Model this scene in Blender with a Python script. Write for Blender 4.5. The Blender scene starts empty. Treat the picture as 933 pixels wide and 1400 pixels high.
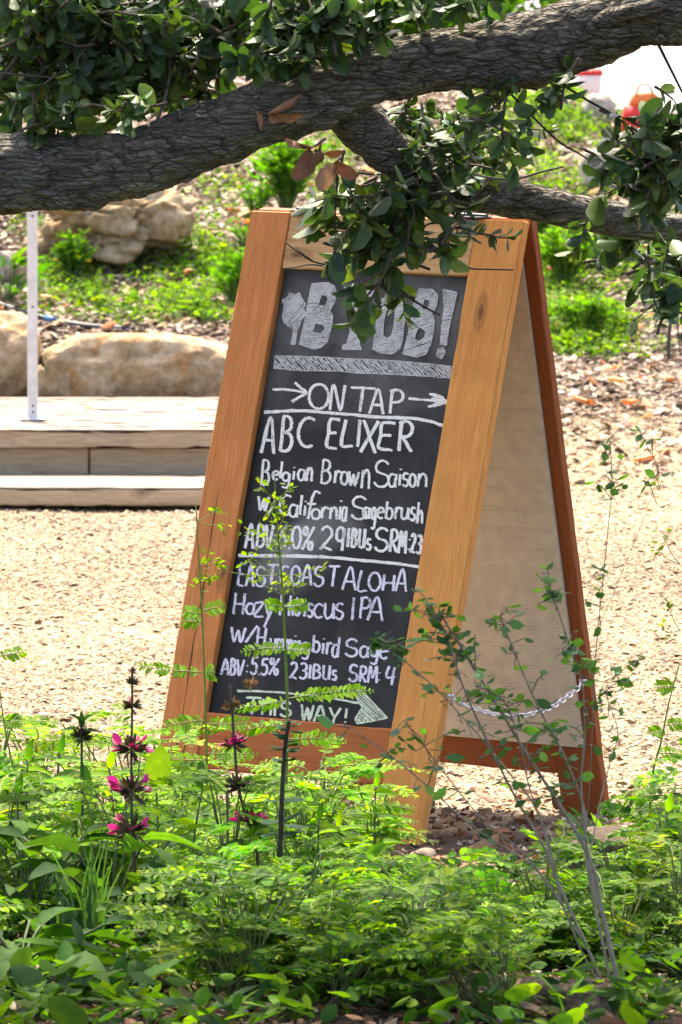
import bpy, math, random
import numpy as np
from mathutils import Matrix, Vector, noise as mnoise

rng = np.random.default_rng(11)
random.seed(11)
R = math.radians
scene = bpy.context.scene
COL = scene.collection

# ------------------------------------------------------------------ camera, sky, sun, exposure
EYE, PITCH, FPX = 1.4467, 0.059328, 10000.0          # eye height, downward pitch, focal length in photo pixels
cam_d = bpy.data.cameras.new('camera')
cam = bpy.data.objects.new('camera', cam_d); COL.objects.link(cam)
cam.location = (0, 0, EYE); cam.rotation_euler = (math.pi / 2 - PITCH, 0, 0)
cam_d.sensor_fit = 'VERTICAL'; cam_d.sensor_height = 36.0; cam_d.lens = 36.0 * FPX / 1400.0
cam_d.clip_start = 0.5; cam_d.clip_end = 3000
cam_d.dof.use_dof = True; cam_d.dof.focus_distance = 14.1; cam_d.dof.aperture_fstop = 25
scene.camera = cam

SUN_EL, SUN_AZ = 58.0, -14.0                          # sun beyond the sign, a little to the left
world = bpy.data.worlds.new('World'); scene.world = world; world.use_nodes = True
wn = world.node_tree
bg = wn.nodes['Background']
sky = wn.nodes.new('ShaderNodeTexSky'); sky.sky_type = 'NISHITA'; sky.sun_disc = False
sky.sun_elevation = R(SUN_EL); sky.sun_rotation = R(SUN_AZ); sky.dust_density = 4.0; sky.air_density = 0.55; sky.ozone_density = 0.3
wn.links.new(sky.outputs[0], bg.inputs[0]); bg.inputs[1].default_value = 0.15
sun_d = bpy.data.lights.new('sun', 'SUN'); sun_d.energy = 2.4; sun_d.angle = R(0.6); sun_d.color = (1.0, 0.90, 0.71)
sun = bpy.data.objects.new('sun', sun_d); COL.objects.link(sun)
sun_dir = Vector((math.sin(R(SUN_AZ)) * math.cos(R(SUN_EL)), math.cos(R(SUN_AZ)) * math.cos(R(SUN_EL)), math.sin(R(SUN_EL))))
sun.rotation_euler = sun_dir.to_track_quat('Z', 'Y').to_euler(); sun.location = (0, 20, 20)
scene.view_settings.view_transform = 'Standard'
try: scene.view_settings.look = 'None'
except Exception: pass
scene.view_settings.exposure = 2.25; scene.view_settings.gamma = 1.0
scene.cycles.max_bounces = 8; scene.cycles.transparent_max_bounces = 12

# ------------------------------------------------------------------ helpers
def at(x, y, Y):
    """photo pixel (933 x 1400) at distance Y -> world point"""
    t = math.tan(PITCH + math.atan((y - 700) / FPX))
    zf = Y * (math.cos(PITCH) + t * math.sin(PITCH))
    return np.array([(x - 466.5) / FPX * zf, Y, EYE - Y * t])

HL = ([0, 24, 27.3, 28.1, 29, 31, 34, 36, 60, 400], [0, 0, .08, .20, .42, .85, 1.36, 1.42, 1.38, 1.2])
HR_ = ([0, 24, 26, 28, 31, 34, 36, 60, 400], [0, 0, .24, .42, .85, 1.33, 1.38, 1.36, 1.2])
HF_ = ([0, 24, 26, 28, 31, 33, 34, 36, 60, 400], [0, 0, .24, .42, .80, 1.10, 1.19, 1.22, 1.20, 1.1])
def sstep(a, b, x):
    t = np.clip((x - a) / (b - a), 0, 1); return t * t * (3 - 2 * t)
def ground(X, Y):
    X = np.asarray(X, float); Y = np.asarray(Y, float)
    l, r, f = np.interp(Y, *HL), np.interp(Y, *HR_), np.interp(Y, *HF_)
    a = sstep(-.45, .1, X); b = sstep(1.12, 1.34, X)
    z = l * (1 - a) + (r * (1 - b) + f * b) * a
    hill = sstep(25, 28, Y)
    z = z + (.012 + .03 * hill) * (np.sin(X * 3.1 + Y * 1.3) * np.sin(Y * 2.3 - X * 1.7)) * sstep(9, 11, Y) * (1 - sstep(13.6, 14, Y) * (1 - sstep(15, 16, Y)))
    bed = (1 - sstep(12.8, 14.0, Y))
    z = z + bed * .02 * np.sin(X * 5 + 1) * np.sin(Y * 4)
    return z
def hit(x, y):
    """where the ray through a photo pixel meets the ground"""
    Ys = np.linspace(9, 60, 4000)
    t = math.tan(PITCH + math.atan((y - 700) / FPX))
    zs = EYE - Ys * t; Xs = (x - 466.5) / FPX * Ys * (math.cos(PITCH) + t * math.sin(PITCH))
    g = ground(Xs, Ys); k = np.argmax(g >= zs)
    return np.array([Xs[k], Ys[k], g[k]])

class Acc:
    def __init__(s): s.V, s.L, s.S, s.C, s.n = [], [], [], [], 0
    def add(s, v, faces, col=(1, 1, 1)):
        v = np.asarray(v, float); s.V.append(v)
        s.L.append(np.concatenate([np.asarray(f) for f in faces]) + s.n); s.S.append(np.array([len(f) for f in faces]))
        c = np.asarray(col, float)
        s.C.append(np.tile(c, (len(v), 1)) if c.ndim == 1 else c); s.n += len(v)
    def inst(s, tmpl, Rm, T, sc, col):
        tv, tf = tmpl; m, k = len(T), len(tv)
        if m == 0: return
        sc = np.asarray(sc, float)
        if sc.ndim == 1: sc = np.repeat(sc[:, None], 3, 1)
        v = np.einsum('mij,mkj->mki', Rm, tv[None] * sc[:, None, :]) + T[:, None, :]
        s.V.append(v.reshape(-1, 3))
        fl = np.concatenate([np.asarray(f) for f in tf]); fs = np.array([len(f) for f in tf])
        s.L.append((fl[None] + (np.arange(m) * k)[:, None] + s.n).ravel()); s.S.append(np.tile(fs, m))
        s.C.append(np.repeat(np.asarray(col, float), k, 0)); s.n += m * k
    def build(s, name, mat, parent=None, smooth=True):
        me = bpy.data.meshes.new(name)
        V = np.concatenate(s.V); L = np.concatenate(s.L).astype(np.int32); S = np.concatenate(s.S).astype(np.int32); C = np.concatenate(s.C)
        if parent is not None: V = V - np.array(parent.location)
        me.vertices.add(len(V)); me.vertices.foreach_set('co', V.astype(np.float32).ravel())
        me.loops.add(len(L)); me.loops.foreach_set('vertex_index', L)
        me.polygons.add(len(S)); st = np.concatenate([[0], np.cumsum(S)[:-1]]).astype(np.int32)
        me.polygons.foreach_set('loop_start', st)
        me.polygons.foreach_set('use_smooth', np.full(len(S), smooth))
        a = me.attributes.new('Col', 'FLOAT_COLOR', 'POINT')
        a.data.foreach_set('color', np.concatenate([C, np.ones((len(C), 1))], 1).astype(np.float32).ravel())
        me.update(calc_edges=True); me.validate()
        me.materials.append(mat)
        o = bpy.data.objects.new(name, me); COL.objects.link(o)
        if parent is not None: o.parent = parent
        return o

def tag(o, label=None, cat=None, group=None, kind=None):
    if label: o['label'] = label
    if cat: o['category'] = cat
    if group: o['group'] = group
    if kind: o['kind'] = kind
    return o
def empty(name, loc, label, cat, group=None):
    o = bpy.data.objects.new(name, None); COL.objects.link(o); o.location = [float(q) for q in loc]
    o.empty_display_size = .05
    return tag(o, label, cat, group)

def frames(d, n):
    d = d / np.linalg.norm(d, axis=1, keepdims=True)
    x = np.cross(d, n); ln = np.linalg.norm(x, axis=1, keepdims=True); x = np.where(ln < 1e-6, [[1, 0, 0]], x / np.maximum(ln, 1e-6))
    z = np.cross(x, d)
    return np.stack([x, d, z], axis=2)
def catmull(P, n=8):
    P = np.asarray(P, float); Q = np.vstack([2 * P[0] - P[1], P, 2 * P[-1] - P[-2]]); out = []
    for i in range(1, len(Q) - 2):
        for t in np.linspace(0, 1, n, endpoint=False):
            a, b, c, d = Q[i - 1], Q[i], Q[i + 1], Q[i + 2]
            out.append(.5 * ((2 * b) + (-a + c) * t + (2 * a - 5 * b + 4 * c - d) * t * t + (-a + 3 * b - 3 * c + d) * t ** 3))
    out.append(P[-1]); return np.array(out)
def tube(acc, path, rad, sides=6, col=(1, 1, 1), cap=True, bump=None):
    path = np.asarray(path, float); n = len(path); rad = np.broadcast_to(rad, (n,))
    tan = np.gradient(path, axis=0); tan /= np.maximum(np.linalg.norm(tan, axis=1, keepdims=True), 1e-9)
    ref = np.array([0, 0, 1.]) if abs(tan[0][2]) < .9 else np.array([0, 1., 0])
    u = np.cross(tan[0], ref); u /= np.linalg.norm(u); V = []
    for i in range(n):
        u = u - tan[i] * np.dot(u, tan[i]); u /= np.linalg.norm(u); w = np.cross(tan[i], u)
        a = np.arange(sides) * 2 * np.pi / sides
        r = np.full(sides, rad[i])
        p = path[i] + (np.cos(a)[:, None] * u + np.sin(a)[:, None] * w) * r[:, None]
        if bump is not None: p = path[i] + (np.cos(a)[:, None] * u + np.sin(a)[:, None] * w) * (r * bump(p))[:, None]
        V.append(p)
    V = np.concatenate(V); F = []
    for i in range(n - 1):
        for j in range(sides):
            k = (j + 1) % sides
            F.append((i * sides + j, i * sides + k, (i + 1) * sides + k, (i + 1) * sides + j))
    if cap: F.append(tuple(range(sides))[::-1]); F.append(tuple((n - 1) * sides + j for j in range(sides)))
    acc.add(V, F, col)
def rbox(acc, x0, x1, y0, y1, z0, z1, col=(1, 1, 1), bev=.0015, jit=0.0, seg=1):
    """box with chamfered edges along its long (y) axis; jit wears the edges unevenly"""
    b = bev
    prof = [(x0 + b, z0), (x1 - b, z0), (x1, z0 + b), (x1, z1 - b), (x1 - b, z1), (x0 + b, z1), (x0, z1 - b), (x0, z0 + b)]
    V, F = [], []
    ys = [y0] + list(np.linspace(y0 + b, y1 - b, seg + 1)) + [y1]; m = len(ys)
    cx, cz = (x0 + x1) / 2, (z0 + z1) / 2; off = random.random() * 50
    for i, y in enumerate(ys):
        for j, (x, z) in enumerate(prof):
            if i in (0, m - 1):
                x = x - math.copysign(b, x - cx) if abs(x - cx) > b else x
                z = z - math.copysign(b, z - cz) if abs(z - cz) > b else z
            if jit and 0 < i < m - 1:
                k = j // 2; q = max(0, mnoise.fractal(Vector((y * 9, k * 7.7, off)), 1, 2, 4)) * jit
                x -= math.copysign(q, x - cx); z -= math.copysign(q, z - cz)
            V.append((x, y, z))
    for i in range(m - 1):
        for j in range(8):
            k = (j + 1) % 8; F.append((i * 8 + j, i * 8 + k, (i + 1) * 8 + k, (i + 1) * 8 + j)[::-1])
    F.append(tuple(range(8))); F.append(tuple(range(8 * (m - 1), 8 * m))[::-1])
    acc.add(V, F, col)
def local_obj(name, acc, mat, parent, M, smooth=False):
    """mesh in its own coordinates (grain runs along local y), set into its parent's space by M"""
    o = acc.build(name, mat, None, smooth); o.parent = parent; o.matrix_local = M; return o

# ------------------------------------------------------------------ materials
class NT:
    def __init__(s, name):
        s.m = bpy.data.materials.new(name); s.m.use_nodes = True; s.t = s.m.node_tree; s.n = s.t.nodes
        s.bsdf = s.n['Principled BSDF']; s.out = s.n['Material Output']
    def new(s, typ, **kw):
        n = s.n.new(typ)
        for k, v in kw.items(): setattr(n, k, v)
        return n
    def link(s, a, b): s.t.links.new(a, b)
    def coord(s, scale=(1, 1, 1), which='Object', loc=(0, 0, 0)):
        c = s.new('ShaderNodeTexCoord'); m = s.new('ShaderNodeMapping'); m.inputs['Scale'].default_value = scale; m.inputs['Location'].default_value = loc
        s.link(c.outputs[which], m.inputs[0]); return m.outputs[0]
    def noise(s, vec, scale, detail=4, rough=.6, dist=0):
        n = s.new('ShaderNodeTexNoise'); n.inputs['Scale'].default_value = scale; n.inputs['Detail'].default_value = detail
        n.inputs['Roughness'].default_value = rough; n.inputs['Distortion'].default_value = dist; s.link(vec, n.inputs[0]); return n.outputs[0]
    def voro(s, vec, scale, feat='F1', out=0):
        n = s.new('ShaderNodeTexVoronoi'); n.feature = feat; n.inputs['Scale'].default_value = scale; s.link(vec, n.inputs[0]); return n.outputs[out]
    def ramp(s, fac, stops):
        n = s.new('ShaderNodeValToRGB'); e = n.color_ramp.elements
        while len(e) < len(stops): e.new(.5)
        for q, (p, c) in zip(e, stops): q.position = p; q.color = (*c, 1) if len(c) == 3 else c
        s.link(fac, n.inputs[0]); return n.outputs[0]
    def mix(s, fac, a, b, typ='MIX'):
        n = s.new('ShaderNodeMix'); n.data_type = 'RGBA'; n.blend_type = typ
        if isinstance(fac, (int, float)): n.inputs[0].default_value = fac
        else: s.link(fac, n.inputs[0])
        for i, q in ((6, a), (7, b)):
            if isinstance(q, tuple): n.inputs[i].default_value = (*q, 1)
            else: s.link(q, n.inputs[i])
        return n.outputs[2]
    def math(s, op, a, b=0.0):
        n = s.new('ShaderNodeMath'); n.operation = op
        for i, q in ((0, a), (1, b)):
            if isinstance(q, (int, float)): n.inputs[i].default_value = q
            else: s.link(q, n.inputs[i])
        return n.outputs[0]
    def bump(s, h, strength=.5, dist=.01):
        n = s.new('ShaderNodeBump'); n.inputs['Strength'].default_value = strength; n.inputs['Distance'].default_value = dist
        s.link(h, n.inputs['Height']); s.link(n.outputs[0], s.bsdf.inputs['Normal']); return n.outputs[0]
    def attr(s): n = s.new('ShaderNodeAttribute'); n.attribute_name = 'Col'; return n.outputs['Color']
    def base(s, c):
        if isinstance(c, tuple): s.bsdf.inputs['Base Color'].default_value = (*c, 1)
        else: s.link(c, s.bsdf.inputs['Base Color'])
    def rough(s, r): s.bsdf.inputs['Roughness'].default_value = r

def wood_mat(name, a, b, knot=(.12, .045, .015), loc=(0, 0, 0), rough=.75, knots=True):
    t = NT(name)
    v = t.coord((22, 2.6, 22), loc=loc); g = t.noise(v, 1.6, 6, .7, 2.2)
    v2 = t.coord((150, 5, 150), loc=loc); fine = t.noise(v2, 2.0, 3, .6)
    v3 = t.coord((9, 3.2, 9), loc=loc); blot = t.noise(v3, 2.2, 5, .68)
    c = t.mix(t.ramp(g, [(.3, (0, 0, 0)), (.7, (1, 1, 1))]), a, b)
    c = t.mix(t.ramp(fine, [(.42, (0, 0, 0)), (.72, (.6, .6, .6))]), c, tuple(q * .55 for q in a))
    c = t.mix(t.ramp(blot, [(.35, (0, 0, 0)), (.75, (.55, .55, .55))]), c, tuple(q * .7 for q in b))
    if knots:
        vk = t.coord((9, 3.4, 9), loc=loc)
        d = t.voro(vk, 1.0)
        c = t.mix(t.ramp(d, [(.0, (.95, .95, .95)), (.05, (.7, .7, .7)), (.075, (.25, .25, .25)), (.10, (.45, .45, .45)), (.16, (0, 0, 0))]), c, knot)
    t.base(c); t.rough(rough); t.bsdf.inputs['Specular IOR Level'].default_value = .25
    h = t.math('ADD', g, t.math('MULTIPLY', fine, .6)); t.bump(h, .35, .002)
    return t.m
def leaf_mat(name, trans=.35, rough=.45, spec=.4, tcol=(1.5, 1.9, .5), noise_scale=40):
    t = NT(name); col = t.attr()
    n = t.noise(t.coord(), noise_scale, 3, .6)
    col = t.mix(1.0, col, t.ramp(n, [(.3, (.75, .75, .75)), (.7, (1.2, 1.2, 1.15))]), 'MULTIPLY')
    t.base(col); t.rough(rough); t.bsdf.inputs['Specular IOR Level'].default_value = spec
    if trans > 0:
        tr = t.new('ShaderNodeBsdfTranslucent'); t.link(t.mix(1.0, col, tcol, 'MULTIPLY'), tr.inputs[0])
        mx = t.new('ShaderNodeMixShader'); mx.inputs[0].default_value = trans
        t.link(t.bsdf.outputs[0], mx.inputs[1]); t.link(tr.outputs[0], mx.inputs[2]); t.link(mx.outputs[0], t.out.inputs[0])
    return t.m
def attr_mat(name, rough=.85, bump=None, spec=.2):
    t = NT(name); col = t.attr(); n = t.noise(t.coord(), 60, 4, .6)
    t.base(t.mix(1.0, col, t.ramp(n, [(.3, (.7, .7, .7)), (.7, (1.25, 1.25, 1.25))]), 'MULTIPLY')); t.rough(rough)
    t.bsdf.inputs['Specular IOR Level'].default_value = spec
    if bump: t.bump(n, .5, bump)
    return t.m
def rock_mat(name, a, b, stain, scale=1.0):
    t = NT(name); v = t.coord((scale, scale, scale))
    n1 = t.noise(v, 5, 6, .65, .4); n2 = t.noise(v, 24, 6, .7); n3 = t.noise(v, 9, 4, .6, 1.5)
    c = t.mix(t.ramp(n1, [(.35, (0, 0, 0)), (.65, (1, 1, 1))]), a, b)
    c = t.mix(t.ramp(n3, [(.5, (0, 0, 0)), (.68, (.8, .8, .8))]), c, stain)
    c = t.mix(1.0, c, t.ramp(n2, [(.3, (.50, .48, .45)), (.68, (1.2, 1.2, 1.2))]), 'MULTIPLY')
    t.base(c); t.rough(.9); t.bsdf.inputs['Specular IOR Level'].default_value = .15
    t.bump(t.math('ADD', n2, t.math('MULTIPLY', n1, 1.5)), 1.0, .022)
    return t.m

def ground_material():
    t = NT('ground_gravel_and_mulch')
    v = t.coord()
    sep = t.new('ShaderNodeSeparateXYZ'); t.link(v, sep.inputs[0])
    wob = t.noise(v, 1.7, 4, .6)
    y = t.math('ADD', sep.outputs[1], t.math('MULTIPLY', t.math('SUBTRACT', wob, .5), 2.2))
    peb = t.voro(v, 110, 'F1', 1); pd = t.voro(v, 110, 'F1', 0); pd2 = t.voro(v, 55, 'F1', 0)
    bw = t.new('ShaderNodeRGBToBW'); t.link(peb, bw.inputs[0])
    gravel = t.ramp(bw.outputs[0], [(.0, (.28, .20, .115)), (.4, (.42, .31, .185)), (.75, (.50, .38, .24)), (1, (.58, .48, .34))])
    gravel = t.mix(t.ramp(t.noise(v, 2.3, 4, .6), [(.4, (0, 0, 0)), (.8, (.35, .35, .35))]), gravel, (.38, .27, .155))
    vm = t.coord((30, 45, 30)); chips = t.voro(vm, 1.0, 'F1', 1); bw2 = t.new('ShaderNodeRGBToBW'); t.link(chips, bw2.inputs[0])
    mulch = t.ramp(bw2.outputs[0], [(.0, (.05, .032, .022)), (.45, (.12, .08, .055)), (.8, (.22, .155, .11)), (1, (.34, .26, .20))])
    soil = t.ramp(t.noise(v, 30, 6, .7), [(.3, (.035, .024, .016)), (.7, (.10, .07, .045))])
    f1 = t.ramp(t.math('MULTIPLY', t.math('SUBTRACT', y, 25.2), .6), [(0, (0, 0, 0)), (1, (1, 1, 1))])
    f0 = t.ramp(t.math('MULTIPLY', t.math('SUBTRACT', 14.6, y), 1.4), [(0, (0, 0, 0)), (1, (1, 1, 1))])
    c = t.mix(f1, gravel, mulch); c = t.mix(f0, c, soil)
    t.base(c); t.rough(.95); t.bsdf.inputs['Specular IOR Level'].default_value = .1
    t.bump(t.math('ADD', t.math('SUBTRACT', 1.0, pd), t.math('MULTIPLY', t.math('SUBTRACT', 1.0, pd2), 1.2)), 1.0, .012)
    return t.m

M = {}
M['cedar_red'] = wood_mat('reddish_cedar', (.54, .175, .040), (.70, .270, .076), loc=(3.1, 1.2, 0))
M['cedar_gold'] = wood_mat('golden_cedar', (.68, .245, .046), (.82, .37, .092), loc=(7.7, 4.4, 2))
M['cedar_pale'] = wood_mat('pale_cedar', (.56, .31, .115), (.70, .42, .18), loc=(1.3, 9.1, 5))
M['cedar_rust'] = wood_mat('rusty_cedar', (.42, .110, .024), (.54, .165, .042), loc=(5.5, 2.7, 8))
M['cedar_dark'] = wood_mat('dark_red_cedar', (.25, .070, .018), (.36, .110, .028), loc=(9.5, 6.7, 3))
M['deck'] = wood_mat('weathered_deck_wood', (.19, .15, .11), (.33, .275, .21), knot=(.2, .15, .1), loc=(2, 3, 4), rough=.85)
M['deck_edge'] = wood_mat('weathered_edge_wood', (.31, .22, .13), (.58, .45, .28), knot=(.15, .1, .06), loc=(6, 1, 4), rough=.85)
M['leaf_oak'] = leaf_mat('oak_leaf', .20, .5, .32, (1.4, 1.8, .4))
M['leaf_lime'] = leaf_mat('lime_leaf', .52, .6, .10, (1.9, 1.9, .12))
M['leaf_soft'] = leaf_mat('soft_leaf', .40, .7, .06, (1.7, 1.9, .2))
M['dry'] = leaf_mat('dry_leaf', .15, .7, .2, (1.3, 1.0, .7))
M['stem'] = attr_mat('plant_stem', .7)
M['petal'] = leaf_mat('petal', .35, .5, .3, (1.3, 1, 1.2))
M['chips'] = attr_mat('wood_chip', .9)
M['stone'] = attr_mat('gravel_stone', .9)
M['sandstone'] = rock_mat('tan_sandstone', (.40, .28, .135), (.60, .47, .30), (.40, .20, .06))
M['greystone'] = rock_mat('grey_brown_sandstone', (.37, .26, .135), (.58, .46, .28), (.38, .22, .08))
M['palestone'] = rock_mat('pale_stone', (.46, .40, .30), (.58, .52, .42), (.40, .33, .22))
M['brownstone'] = rock_mat('brown_stone', (.13, .095, .065), (.22, .16, .11), (.16, .10, .06), 1.5)

def board_mat():
    t = NT('chalkboard'); v = t.coord()
    n = t.noise(v, 7, 5, .62, .8); n2 = t.noise(t.coord((1, 3, 1)), 60, 4, .6)
    sep = t.new('ShaderNodeSeparateXYZ'); t.link(v, sep.inputs[0])
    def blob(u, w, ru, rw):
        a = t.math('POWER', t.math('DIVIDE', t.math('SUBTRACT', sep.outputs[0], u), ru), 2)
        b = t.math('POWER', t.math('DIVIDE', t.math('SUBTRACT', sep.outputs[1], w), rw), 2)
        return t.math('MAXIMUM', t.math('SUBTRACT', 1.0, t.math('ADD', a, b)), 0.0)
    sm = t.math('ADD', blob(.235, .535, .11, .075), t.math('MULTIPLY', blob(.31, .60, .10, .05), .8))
    sm = t.math('ADD', sm, t.math('MULTIPLY', blob(.33, 1.02, .5, .24), .42))     # broad paler grey zone over the upper board, besides the wiped chalk smudges
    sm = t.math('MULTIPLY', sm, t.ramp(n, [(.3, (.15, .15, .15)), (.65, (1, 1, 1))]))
    dust_and_tone = t.math('ADD', t.math('MULTIPLY', t.ramp(n, [(.45, (0, 0, 0)), (.8, (1, 1, 1))]), .06), t.math('MULTIPLY', sm, .46))
    c = t.mix(dust_and_tone, (.0170, .0165, .0135), (.56, .55, .51))
    c = t.mix(t.ramp(n2, [(.62, (0, 0, 0)), (.8, (.05, .05, .05))]), c, (.6, .6, .6))
    t.base(c); t.rough(.6); t.bsdf.inputs['Specular IOR Level'].default_value = .22
    t.bump(n2, .08, .001); return t.m
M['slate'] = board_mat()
def chalk_mat(name, col, lo=.40, hi=.58):
    t = NT(name)
    n = t.noise(t.coord((1, 1, 1)), 520, 3, .7); n2 = t.noise(t.coord((1, 1, 1)), 38, 4, .7)
    f = t.ramp(t.math('ADD', t.math('MULTIPLY', n, .6), t.math('MULTIPLY', n2, .4)), [(lo, (.12, .12, .12)), (hi, (1, 1, 1))])
    t.base(col); t.rough(.95); t.bsdf.inputs['Specular IOR Level'].default_value = .05
    t.link(f, t.bsdf.inputs['Alpha']); return t.m
M['chalk'] = chalk_mat('white_chalk', (.86, .82, .76), .37, .47)
M['chalk_lilac'] = chalk_mat('lilac_chalk', (.78, .72, .80), .385, .49)
M['chalk_green'] = chalk_mat('pale_green_chalk', (.74, .80, .58), .37, .52)
M['chalk_hatch'] = chalk_mat('grey_hatched_chalk', (.60, .59, .57), .34, .54)
def simple(name, col, rough=.6, metal=0, bump=0):
    t = NT(name); n = t.noise(t.coord(), 30, 4, .6)
    t.base(t.mix(1.0, col, t.ramp(n, [(.3, (.85, .85, .85)), (.7, (1.1, 1.1, 1.1))]), 'MULTIPLY')); t.rough(rough); t.bsdf.inputs['Metallic'].default_value = metal
    if bump: t.bump(n, .4, bump)
    return t.m
M['cream'] = simple('cream_paint', (.62, .56, .42), .6)
M['zinc'] = simple('galvanised_metal', (.62, .62, .62), .42, .75)
M['chain'] = simple('chain_metal', (.80, .80, .80), .28, .9)
M['black'] = simple('black_plastic', (.02, .022, .028), .5)
M['blue'] = simple('blue_plastic', (.03, .12, .30), .4)
def cloth():
    t = NT('white_cloth'); t.base((.90, .89, .88)); t.rough(.85); tr = t.new('ShaderNodeBsdfTranslucent'); tr.inputs[0].default_value = (.9, .88, .86, 1)
    mx = t.new('ShaderNodeMixShader'); mx.inputs[0].default_value = .5; t.link(t.bsdf.outputs[0], mx.inputs[1]); t.link(tr.outputs[0], mx.inputs[2]); t.link(mx.outputs[0], t.out.inputs[0]); return t.m
M['white_cloth'] = cloth()
M['crack'] = simple('crack_shadow', (.035, .012, .006), .9)
M['red'] = simple('red_fabric', (.70, .025, .02), .6)
M['orange'] = simple('orange_fabric', (.80, .20, .03), .6)
M['tan'] = simple('tan_strap', (.40, .20, .08), .7)
def bark_mat():
    t = NT('oak_bark'); v = t.coord((1, 1, 1)); n0 = t.new('ShaderNodeTexNoise'); n0.inputs['Scale'].default_value = 14; n0.inputs['Detail'].default_value = 4; t.link(v, n0.inputs[0])
    vs = t.coord((.42, 1, 1.5)); ad = t.new('ShaderNodeVectorMath'); ad.operation = 'MULTIPLY_ADD'; t.link(n0.outputs[1], ad.inputs[0]); ad.inputs[1].default_value = (.035, .035, .035); t.link(vs, ad.inputs[2]); w = ad.outputs[0]
    d = t.voro(w, 78, 'DISTANCE_TO_EDGE'); d2 = t.voro(w, 33, 'DISTANCE_TO_EDGE'); n = t.noise(w, 38, 6, .75, .6); big = t.noise(v, 7, 4, .65); n2 = t.noise(w, 95, 5, .75)
    c = t.ramp(n, [(.30, (.10, .085, .065)), (.5, (.24, .21, .165)), (.72, (.52, .49, .42))])
    c = t.mix(t.ramp(big, [(.48, (0, 0, 0)), (.70, (.6, .6, .6))]), c, (.30, .305, .24))
    c = t.mix(t.ramp(d, [(.0, (.45, .45, .45)), (.10, (0, 0, 0))]), c, (.035, .025, .016))
    c = t.mix(t.ramp(d2, [(.0, (.6, .6, .6)), (.09, (0, 0, 0))]), c, (.025, .018, .012))
    t.base(c); t.rough(.95); t.bsdf.inputs['Specular IOR Level'].default_value = .1
    h = t.math('ADD', t.math('ADD', t.ramp(d, [(0, (0, 0, 0)), (.2, (1, 1, 1))]), t.ramp(d2, [(0, (0, 0, 0)), (.2, (1, 1, 1))])), t.math('MULTIPLY', n2, 1.3))
    t.bump(h, 1.0, .010); return t.m
M['bark'] = bark_mat()
M['twig'] = attr_mat('twig_bark', .85, .002)

# ------------------------------------------------------------------ ground (one sheet to the horizon)
def build_ground():
    xs = np.unique(np.concatenate([np.linspace(-400, -6, 14), np.linspace(-6, -2.2, 16), np.linspace(-2.2, 2.6, 120), np.linspace(2.6, 6, 14), np.linspace(6, 400, 14)]))
    ys = np.unique(np.concatenate([np.linspace(-60, 8, 12), np.linspace(8, 38, 320), np.linspace(38, 60, 30), np.linspace(60, 900, 18)]))
    X, Y = np.meshgrid(xs, ys); Z = ground(X, Y)
    n, m = X.shape; idx = np.arange(n * m).reshape(n, m)
    F = np.stack([idx[:-1, :-1], idx[:-1, 1:], idx[1:, 1:], idx[1:, :-1]], -1).reshape(-1, 4)
    a = Acc(); a.add(np.stack([X, Y, Z], -1).reshape(-1, 3), list(F))
    tag(a.build('ground', ground_material()), kind='structure')
build_ground()

# ------------------------------------------------------------------ templates
def leaf_tmpl(nseg, width, cup, droop, teeth=0.0, fold=.0, peak=.45, seed=0, pw=.75):
    r = np.random.default_rng(seed); V, F = [], []
    for i in range(nseg + 1):
        t = i / nseg
        w = width * .5 * (math.sin(math.pi * min(1, t ** (math.log(.5) / math.log(peak)))) ** pw if 0 < t < 1 else 0.03)
        w *= 1 + teeth * (r.random() - .5)
        zc = -droop * t * t
        for s in (-1, 0, 1):
            V.append((s * w, t, zc + (fold * abs(s) * w) - cup * (abs(s) * w) ** 2 / max(width, .01) * 4))
    for i in range(nseg):
        for s in range(2):
            k = i * 3 + s; F.append((k, k + 1, k + 4, k + 3))
    return np.array(V, float), F
T_OAK = [leaf_tmpl(8, .56, .28, .16, .16, .0, .5, k, .55) for k in range(4)]
T_BROAD = [leaf_tmpl(10, .38, -.1, .38, .16, .32, .36, k, .7) for k in range(3)]
T_SMALL = [leaf_tmpl(3, .62, .2, .12, 0, .15, .5, k) for k in range(2)]
T_MID = [leaf_tmpl(7, .55, .3, .22, .10, .22, .45, k + 40, .65) for k in range(3)]
T_NARROW = [leaf_tmpl(3, .26, .1, .2, 0, .2, .45, k) for k in range(2)]
T_DRY = [leaf_tmpl(6, .50, .5, .3 + .15 * k, .22, -.12 - .1 * k, .5, k + 20, .6) for k in range(3)]
T_LEAFLET = (np.array([(0, 0, 0), (.21, .35, .04), (.19, .70, .03), (0, 1, -.06), (-.19, .70, .03), (-.21, .35, .04)], float), [(0, 1, 2, 3), (0, 3, 4, 5)])
T_CHIP = (np.array([(-.5, -.5, 0), (.45, -.5, .05), (.5, .4, .0), (.1, .55, .1), (-.45, .5, -.02), (-.4, -.4, .16), (.4, -.42, .2), (.42, .35, .17), (-.38, .42, .15)], float),
          [(5, 6, 7, 8), (0, 1, 6, 5), (1, 2, 7, 6), (2, 3, 8, 7), (3, 4, 8), (4, 0, 5, 8)])
T_STONE = (np.array([(1, 0, 0), (.5, .85, .1), (-.55, .8, -.1), (-1, 0, .05), (-.5, -.85, 0), (.55, -.8, .1), (.1, .05, .75), (-.35, -.1, .65), (0, 0, -.7)], float),
           [(0, 1, 6), (1, 2, 6), (2, 7, 6), (2, 3, 7), (3, 4, 7), (4, 5, 7), (5, 6, 7), (5, 0, 6)])
def rot_z_tilt(n, tilt=.3):
    az = rng.uniform(0, 2 * np.pi, n); d = np.stack([np.cos(az), np.sin(az), rng.normal(0, tilt, n)], 1)
    nn = np.stack([rng.normal(0, tilt, n), rng.normal(0, tilt, n), np.ones(n)], 1); return frames(d, nn)
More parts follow.
